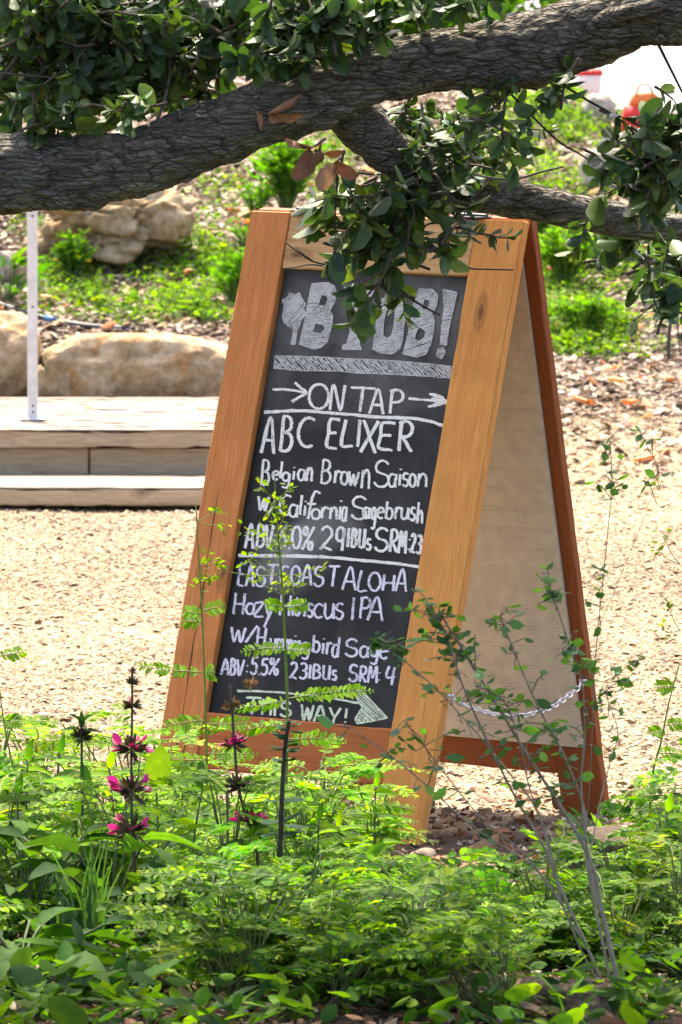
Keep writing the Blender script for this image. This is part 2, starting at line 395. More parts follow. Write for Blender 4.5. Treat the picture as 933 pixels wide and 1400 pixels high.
def pick(cols, n, jit=.15):
    cols = np.asarray(cols); c = cols[rng.integers(0, len(cols), n)]
    return np.clip(c * (1 + rng.normal(0, jit, (n, 1))) * (1 + rng.normal(0, .05, (n, 3))), .002, 1)

# ------------------------------------------------------------------ loose ground surface: gravel, wood chips, litter (stuff)
def gravel():
    a = Acc(); n = 165000
    Y = 13.6 + (26.6 - 13.6) * rng.random(n) ** 1.0
    X = rng.uniform(-1, 1, n) * (.055 * Y + .4)
    edge = 25.6 + .5 * np.sin(X * 4) + rng.normal(0, .35, n); lo = 14.35 + .2 * np.sin(X * 5 + 1) + rng.normal(0, .12, n)
    k = (Y < edge) & (Y > lo); X, Y = X[k], Y[k]; n = len(X)
    s = np.exp(rng.normal(math.log(.0047), .45, n)); s = np.clip(s, .0022, .015)
    T = np.stack([X, Y, ground(X, Y) + s * .25], 1)
    c = pick([(.46, .345, .205), (.52, .405, .26), (.39, .28, .16), (.57, .47, .325), (.43, .315, .185), (.31, .215, .125), (.49, .365, .215), (.37, .29, .20)], n, .12)
    c = c * np.clip(np.array([1 + .4 * mnoise.fractal(Vector((x * 1.1, y * .35, 4)), 1, 2, 3) for x, y in zip(X, Y)]), .72, 1.25)[:, None] * .88
    a.inst(T_STONE, rot_z_tilt(n, .25), T, np.stack([s, s * rng.uniform(.6, 1, n), s * rng.uniform(.5, .9, n)], 1), c)
    tag(a.build('gravel', M['stone'], smooth=False), 'loose tan gravel covering the open ground around the sign', 'gravel', kind='stuff')
gravel()
def wood_chips():
    a = Acc(); n = 80000
    Y = rng.uniform(24.6, 35.5, n); X = rng.uniform(-1, 1, n) * (.055 * Y + .3)
    dens = sstep(24.4, 27, Y + rng.normal(0, .5, n)); left = (X < -.2) & (Y < 27.3)
    k = (rng.random(n) < dens) & ~left; X, Y = X[k], Y[k]; n = len(X)
    s = np.exp(rng.normal(math.log(.0195), .5, n)); s = np.clip(s, .007, .065)
    T = np.stack([X, Y, ground(X, Y) + .006 + s * .12 * rng.random(n)], 1)
    c = pick([(.42, .33, .235), (.48, .385, .28), (.34, .25, .17), (.24, .17, .11), (.45, .355, .26), (.34, .23, .14), (.52, .43, .33), (.15, .10, .065), (.43, .325, .225)], n, .15)
    a.inst(T_CHIP, rot_z_tilt(n, .38), T, np.stack([s, s * rng.uniform(.35, .8, n), s * .5], 1), c)
    tag(a.build('wood_chips', M['chips'], smooth=False), 'dry wood chips and bark mulch covering the bank', 'mulch', kind='stuff')
    b = Acc(); n = 420
    Y = rng.uniform(24.5, 34, n); X = rng.uniform(-1, 1, n) * (.055 * Y + .3); k = ~((X < -.2) & (Y < 27.4)); X, Y = X[k], Y[k]; n = len(X)
    T = np.stack([X, Y, ground(X, Y) + .03], 1); s = rng.uniform(.04, .085, n)
    c = pick([(.50, .24, .09), (.42, .16, .05), (.58, .40, .24), (.36, .22, .12), (.55, .30, .14)], n)
    for i in range(3): q = np.arange(n) % 3 == i; b.inst(T_DRY[i], rot_z_tilt(q.sum(), .4), T[q], s[q], c[q])
    tag(b.build('fallen_leaves', M['dry']), 'brown and orange fallen leaves strewn over the mulched bank', 'fallen leaves', kind='stuff')
wood_chips()
def litter():
    a = Acc(); n = 9000
    Y = rng.uniform(10.4, 14.9, n); X = rng.uniform(-1, 1, n) * (.055 * Y + .3)
    k = rng.random(n) < 1 - sstep(14.1, 15.0, Y); X, Y = X[k], Y[k]; n = len(X)
    s = np.exp(rng.normal(math.log(.026), .4, n))
    T = np.stack([X, Y, ground(X, Y) + .004 + s * .2 * rng.random(n)], 1)
    c = pick([(.26, .15, .08), (.20, .09, .042), (.32, .22, .14), (.11, .065, .036), (.38, .29, .22), (.23, .12, .06), (.07, .042, .028)], n)
    for i in range(3): q = np.arange(n) % 3 == i; a.inst(T_DRY[i], rot_z_tilt(q.sum(), .4), T[q], s[q], c[q])
    tag(a.build('leaf_litter', M['dry']), 'brown leaf litter on the planting bed under the foreground plants', 'leaf litter', kind='stuff')
litter()

# ------------------------------------------------------------------ boulders
def rock(name, label, mat, c, size, seed, cat='boulder', rough=.22, crack=0.0, rz=0.0, sub=5, power=.75):
    import bmesh
    bm = bmesh.new(); bmesh.ops.create_icosphere(bm, subdivisions=sub, radius=1)
    off = Vector((seed * 7.3, seed * 3.1, seed * 1.7)); cs, sn = math.cos(rz), math.sin(rz)
    for v in bm.verts:
        p = v.co.normalized()
        q = Vector((math.copysign(abs(p.x) ** power, p.x), math.copysign(abs(p.y) ** power, p.y), math.copysign(abs(p.z) ** power, p.z)))
        n = mnoise.fractal(p * 1.3 + off, 1.0, 2.0, 5) * rough + mnoise.fractal(p * 5 + off, 1.0, 2.0, 4) * rough * .22
        if crack:
            d, _ = mnoise.voronoi(p * 2.1 + off + Vector((n, n, n)) * .5)
            n -= crack * max(0, 1 - (d[1] - d[0]) / .14) ** 1.5
            n += (mnoise.cell(_[0] * 9) - .5) * crack * .9
        q = q * (1 + n)
        x, y, z = q.x * size[0], q.y * size[1], q.z * size[2]
        v.co = Vector((x * cs - y * sn, x * sn + y * cs, z))
    me = bpy.data.meshes.new(name); bm.to_mesh(me); bm.free()
    for p in me.polygons: p.use_smooth = True
    me.materials.append(mat); o = bpy.data.objects.new(name, me); COL.objects.link(o); o.location = [float(q) for q in c]
    return tag(o, label, cat)
def rock_px(name, label, mat, x0, x1, y0, y1, Y, seed, depth=None, **kw):
    if Y is None: Y = hit((x0 + x1) / 2, y1 - .12 * (y1 - y0))[1]
    p = at((x0 + x1) / 2, (y0 + y1) / 2, Y); w = (x1 - x0) / 2 / FPX * Y; h = (y1 - y0) / 2 / FPX * Y
    return rock(name, label, mat, p, (w, depth or w * .7, h), seed, **kw)
rock_px('boulder', 'long smooth tan boulder behind the wooden deck', M['sandstone'], 52, 345, 455, 575, 28.0, 3, .26, rough=.13, power=.68)
rock_px('boulder', 'tan boulder at the left edge behind the metal post', M['sandstone'], -60, 58, 428, 560, 28.0, 5, .22, rough=.16)
rock_px('boulder', 'cracked grey brown boulder under the thick oak limb', M['greystone'], 48, 268, 258, 368, None, 8, .26, rough=.28, crack=.24, power=.8)
rock_px('stone', 'small reddish stone wedged between the two tan boulders', M['greystone'], 44, 62, 500, 545, 27.7, 12, .04, cat='stone')
rock_px('stone', 'pale pinkish stone at the far left on the bank', M['palestone'], -20, 22, 342, 388, None, 14, .06, cat='stone')
rock_px('stone', 'brown stone beside the pale pinkish stone', M['greystone'], 20, 40, 358, 392, None, 15, .04, cat='stone')
rock_px('boulder', 'rounded pale boulder on the crest before the white screen', M['palestone'], 796, 842, 128, 172, None, 17, .09, rough=.1)
rock_px('boulder', 'pale boulder halfway up the right bank under oak leaves', M['palestone'], 795, 862, 200, 262, None, 19, .12, rough=.2)
rock_px('stone', 'split pale stone beside the black irrigation stake', M['palestone'], 878, 912, 402, 436, None, 22, .06, cat='stone', crack=.12)
rock_px('boulder', 'brown boulder among green plants right of the sign foot', M['brownstone'], 755, 905, 1134, 1262, 12.9, 25, .12, rough=.2)
rock_px('boulder', 'brown stone at the base of the grey stemmed shrub', M['brownstone'], 690, 850, 1335, 1440, 11.35, 27, .1, rough=.2)

# ------------------------------------------------------------------ deck with step
def deck():
    z_top, z_step = .237, .086
    yf, ys, yb = 25.08, 24.30, 27.6
    x0, x1 = -3.2, -.30
    root = empty('deck', ((x0 + x1) / 2, yf, 0), 'weathered low wooden deck with one step left behind the sign', 'deck')
    rx = Matrix.Rotation(R(-90), 4, 'Z')             # local y -> world x
    L = x1 - x0
    def board(name, mat, y0, y1, zb, zt, xa, xb, bev=.006):
        a = Acc(); rbox(a, -(y1 - y0) / 2, (y1 - y0) / 2, -(xb - xa) / 2, (xb - xa) / 2, -(zt - zb) / 2, (zt - zb) / 2, bev=bev, jit=min(bev * 1.6, .010), seg=150)
        return local_obj(name, a, mat, root, Matrix.Translation(Vector(((xa + xb) / 2, (y0 + y1) / 2, (zb + zt) / 2)) - root.location) @ rx)
    board('fascia_board', M['deck_edge'], yf, yf + .05, z_top - .060, z_top - .002, x0, x1)
    y = yf - .006; k = 0
    while y < yb:
        w = .136; board('deck_board', M['deck'], y, y + w, z_top - .028 + (.0 if k else .0), z_top + .002 * (k % 3), x0 - .01 * (k % 2), x1 - .008 * ((k * 7) % 3), .004) if k else \
            board('deck_board', M['deck'], y, y + w, z_top, z_top + .004, x0, x1, .0018)
        y += w + .006; k += 1
    xs = at(122, 630, 25.14)[0]
    board('riser_board', M['deck_edge'], yf + .055, yf + .09, .02, z_top - .064, x0, xs - .004, .003)
    board('riser_board', M['deck_edge'], yf + .057, yf + .092, .02, z_top - .064, xs + .004, x1, .003)
    board('step_tread', M['deck'], ys + .002, yf + .054, z_step - .006, z_step, x0, x1 - .02, .0025)
    board('support_beam', M['deck_edge'], ys + .25, ys + .30, -.03, z_step - .064, x0 + .05, x1 - .05, .003)
    board('step_edge', M['deck_edge'], ys, yf + .05, z_step - .062, z_step - .007, x0, x1 - .02, .005)
    board('support_beam', M['deck_edge'], yf + .11, yf + .15, -.03, z_top - .07, x0 + .05, x1 - .05, .003)
deck()
def fallen(label, x, y, Y, s, col, z=None):
    p = at(x, y, Y); p[2] = z
    a = Acc(); a.inst(T_DRY[0], frames(np.array([[.9, -.3, .05]]), np.array([[0, -.15, 1.0]])), p[None], [s], np.array([col])); tag(a.build('fallen_leaf', M['dry']), label, 'leaf')
fallen('yellow fallen leaf lying on the lower deck step', 218, 655, 24.8, .075, (.55, .36, .10), .092)
fallen('brown curled leaf on the deck beside the sign', 268, 560, 26.6, .06, (.30, .16, .07), .248)
fallen('small green leaf scrap on the deck right of the post', 116, 556, 26.7, .05, (.14, .2, .04), .248)
def post():
    p = at(45, 572, 25.75); p[2] = .241
    root = empty('handrail_post', p, 'upright galvanised metal post bolted to the wooden deck', 'post')
    a = Acc(); w = .0175; h = 1.05
    rbox(a, -w, w, 0, h, -w, w, bev=.003)
    local_obj('post_tube', a, M['zinc'], root, Matrix.Translation((0, 0, .004)) @ Matrix.Rotation(R(90), 4, 'X'))
    b = Acc(); rbox(b, -.045, .045, -.045, .045, 0, .006, bev=.0015); local_obj('base_plate', b, M['zinc'], root, Matrix.Translation((0, 0, .002)))
    for z in (.03, .052, .72, .4):
        c = Acc(); tube(c, [(.002, -w - .002, z), (.002, -w + .004, z)], .0045, 8); o = c.build('bolt_hole', M['black']); o.parent = root
    c = Acc(); rbox(c, -.02, .02, -.02, .02, h + .004, h + .012, bev=.002); o = c.build('post_cap', M['zinc']); o.parent = root
post()
def hose():
    pts = [hit(x, y) + np.array([0, 0, .012]) for x, y in ((-60, 405), (-15, 416), (30, 430), (70, 441), (110, 449), (150, 453), (185, 455))]
    a = Acc(); root = empty('drip_hose', pts[2], 'black drip irrigation hose lying on the bank at left', 'hose')
    tube(a, catmull(pts, 6), .010, 8); a.build('tubing', M['black'], root)
    b = Acc(); q = catmull(pts, 6); tube(b, q[17:20], .015, 8); b.build('fitting', M['blue'], root)
hose()
def stake():
    p = hit(914, 492)
    root = empty('irrigation_stake', p, 'black irrigation stake standing on the right bank', 'stake')
    a = Acc(); top = p + np.array([.012, 0, .20]); tube(a, catmull([p - [0, 0, .05], p + [.002, 0, .08], p + [.008, 0, .15], top], 5), [.007] * 16, 6); a.build('stake_rod', M['black'], root)
    b = Acc(); tube(b, catmull([top + [0, 0, -.05], top + [.02, .01, -.01], top + [.025, .02, -.08], p + [.05, .03, .01]], 6), .004, 5); b.build('feed_tube', M['black'], root)
stake()

# ------------------------------------------------------------------ far objects beyond the crest
def far_things():
    c = at(905, 130, 46); gz = float(ground(c[0], 46))  # sheet put in to make a bright backlit white area beyond the crest
    root = empty('added_cloth_screen', (c[0] + .6, 46, gz), 'large added white cloth screen, bright from behind, between posts beyond the crest at upper right', 'screen')
    W, H = 3.0, 2.0; a = Acc(); n = 60; V, F = [], []
    for i in range(n + 1):
        t = i / n; off = .03 * math.sin(t * 38) + .012 * math.sin(t * 91)
        for z in (.0, .7, 1.4, H): V.append((root.location[0] + (t - .5) * W, 46 + off * (1.1 - .4 * z / H), gz + z))
    for i in range(n):
        for j in range(3): k = 4 * i + j; F.append((k, k + 4, k + 5, k + 1))
    a.add(V, F); a.build('cloth', M['white_cloth'], root)
    for sx in (-.5, .5):
        q = np.array([root.location[0] + sx * (W + .1), 46.06, gz]); b = Acc(); tube(b, [q - [0, 0, .1], q + [0, 0, .6], q + [0, 0, H + .12]], .03, 10); b.build('post', M['zinc'], root)
    # red and orange bag
    p = at(876, 158, 34.6); p[2] = float(ground(p[0], p[1])) - .005
    root = empty('tote_bag', p, 'slumped red and orange tote bag on the crest at upper right', 'bag')
    def sack(zs, ws, off, m, name):
        a = Acc(); s = 20; V, F = [], []
        for i, (z, w) in enumerate(zip(zs, ws)):
            for j in range(s):
                t = 2 * math.pi * j / s; rr = w * (1 + .08 * math.sin(3 * t + i) + .05 * math.sin(7 * t + 2 * i))
                V.append((p[0] + off + rr * math.cos(t), p[1] + .6 * rr * math.sin(t), p[2] + z))
        for i in range(len(zs) - 1):
            for j in range(s): k = (j + 1) % s; F.append((i * s + j, i * s + k, (i + 1) * s + k, (i + 1) * s + j))
        F.append(tuple(range(s))[::-1]); F.append(tuple((len(zs) - 1) * s + j for j in range(s)))
        a.add(V, F); return a.build(name, m, root)
    sack([0, .02, .06, .11, .15], [.06, .09, .098, .085, .07], 0, M['red'], 'lower_bag')
    sack([.150, .17, .20, .215], [.07, .075, .06, .045], .018, M['orange'], 'upper_flap')
    for dy in (-.03, .03):
        c = Acc(); th = np.linspace(0, math.pi, 12)
        tube(c, np.stack([p[0] + .018 + .04 * np.cos(th), np.full(12, p[1] + dy), p[2] + .195 + .06 * np.sin(th)], 1), .005, 6); c.build('handle', M['tan'], root)
    # white tub
    p = at(806, 120, 35.5); p[2] = float(ground(p[0], p[1])) - .004
    root = empty('tub', p, 'small white tub with a red frilled lid on the crest', 'tub')
    a = Acc(); tube(a, [p + [0, 0, 0], p + [0, 0, .004], p + [0, 0, .10], p + [0, 0, .13]], [.045, .05, .058, .06], 24); a.build('tub_body', M['white_cloth'], root)
    a = Acc(); s = 36; V, F = [], []
    for i, (z, r0) in enumerate(((.1305, .063), (.145, .064), (.158, .05), (.164, .02))):
        for j in range(s): t = 2 * math.pi * j / s; rr = r0 + .004 * math.sin(9 * t); V.append((p[0] + rr * math.cos(t), p[1] + rr * math.sin(t), p[2] + z + .003 * math.sin(9 * t)))
    for i in range(3):
        for j in range(s): k = (j + 1) % s; F.append((i * s + j, i * s + k, (i + 1) * s + k, (i + 1) * s + j))
    F.append(tuple(range(s))[::-1]); F.append(tuple(3 * s + j for j in range(s)))
    a.add(V, F); a.build('lid', M['red'], root)
far_things()

# ------------------------------------------------------------------ the A-frame chalkboard sign
SIGN_L, SIGN_W, SPLAY = 1.22, .6615, .3097
def sign():
    root = empty('chalkboard_sign', (.0694, 14.2138, 0), 'cedar framed A-frame chalkboard sign with chalk beer menu standing on gravel', 'sign')
    root.rotation_euler = (0, R(1.04), -.64484)
    root.rotation_mode = 'XYZ'
    Hh = math.sqrt(SIGN_L ** 2 - SPLAY ** 2)
    def basis(rear):
        if not rear:
            X = Vector((1, 0, 0)); Yv = Vector((0, SPLAY / SIGN_L, Hh / SIGN_L)); o = Vector((-SIGN_W / 2, -SPLAY, 0))
        else:
            X = Vector((1, 0, 0)); Yv = Vector((0, -(SPLAY - .022), Hh)).normalized(); o = Vector((-SIGN_W / 2, SPLAY, 0))
        Z = X.cross(Yv); m = Matrix((X, Yv, Z)).transposed().to_4x4(); m.translation = o; return m
    MF, MB = basis(False), basis(True)
    def bd(name, mat, Mx, u0, u1, v0, v1, w0, w1, vert=True, bev=.002):
        a = Acc(); du, dv = (u1 - u0) / 2, (v1 - v0) / 2; dw = (w1 - w0) / 2
        c = Matrix.Translation(((u0 + u1) / 2, (v0 + v1) / 2, (w0 + w1) / 2))
        if vert: rbox(a, -du, du, -dv, dv, -dw, dw, bev=bev, jit=.0022, seg=90); m = Mx @ c
        else: rbox(a, -dv, dv, -du, du, -dw, dw, bev=bev, jit=.0022, seg=50); m = Mx @ c @ Matrix.Rotation(R(-90), 4, 'Z')
        return local_obj(name, a, mat, root, m)
    t = .020
    u1, u2, v1, v2, vr = .0987, .5494, .221, 1.1076, .111
    o = bd('stile', M['cedar_red'], MF, 0, u1, 0, SIGN_L, -t, 0); o['label'] = 'reddish left front stile'
    o = bd('stile', M['cedar_gold'], MF, u2, SIGN_W, 0, SIGN_L, -t, 0); o['label'] = 'golden right front stile'
    o = bd('rail', M['cedar_pale'], MF, u1 + .0005, u2 - .0005, v2, SIGN_L - .001, -t, -.001, False); o['label'] = 'pale top rail'
    o = bd('rail', M['cedar_rust'], MF, u1 + .0005, u2 - .0005, vr, v1, -t, -.0012, False); o['label'] = 'rusty red bottom rail'
    # saw crack down the red stile
    a = Acc(); n = 40; V, F = [], []
    for i in range(n + 1):
        s = i / n; v = .14 + .52 * s; u = .047 - .006 * s + .0012 * math.sin(s * 13) + .0006 * math.sin(s * 57); w = .0013 * (.6 + .4 * math.sin(s * 23)) * math.sin(math.pi * s) ** .5 + .0002
        V += [(u - w, v, .0005), (u + w, v, .0005)]
    for i in range(n): F.append((2 * i, 2 * i + 1, 2 * i + 3, 2 * i + 2))
    a.add(V, F); local_obj('crack', a, M['crack'], root, MF)
    a = Acc(); rbox(a, u1 - .02, u2 + .02, v1 - .02, v2 + .02, -.0245, -.0202, bev=.0004); local_obj('backing_panel', a, M['cream'], root, MF)
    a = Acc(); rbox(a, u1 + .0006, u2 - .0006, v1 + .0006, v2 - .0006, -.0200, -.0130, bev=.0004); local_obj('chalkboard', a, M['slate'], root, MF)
    # rear frame, seen from inside
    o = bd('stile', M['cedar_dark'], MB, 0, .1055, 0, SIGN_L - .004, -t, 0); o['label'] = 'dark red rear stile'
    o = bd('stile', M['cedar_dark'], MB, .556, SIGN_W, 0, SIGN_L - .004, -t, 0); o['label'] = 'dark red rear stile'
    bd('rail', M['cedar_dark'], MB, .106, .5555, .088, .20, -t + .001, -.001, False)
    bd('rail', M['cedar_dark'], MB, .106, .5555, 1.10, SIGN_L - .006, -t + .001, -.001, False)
    # beadboard: horizontal grooves across the panel
    prof = []; v = .15; pitch = .0405
    while v < 1.17:
        for dv, w in ((.0, 0), (.0310, 0), (.0318, .0009), (.0330, .0009), (.0338, 0), (.0372, 0), (.0380, .0009), (.0392, .0009)): prof.append((v + dv, w))
        v += pitch
    prof.append((v, 0)); a = Acc(); V, F = [], []
    for (v, w) in prof: V += [(.030, v, (.0068 - w)), (.632, v, (.0068 - w)), (.030, v, .0006), (.632, v, .0006)]
    for i in range(len(prof) - 1):
        k = 4 * i; F += [(k, k + 1, k + 5, k + 4), (k + 3, k + 2, k + 6, k + 7), (k + 2, k, k + 4, k + 6), (k + 1, k + 3, k + 7, k + 5)]
    k = 4 * (len(prof) - 1); F += [(0, 2, 3, 1), (k, k + 1, k + 3, k + 2)]
    a.add(V, F)
    local_obj('beadboard_panel', a, M['cream'], root, MB)
    return root, MF, MB
sign_root, MF, MB = sign()

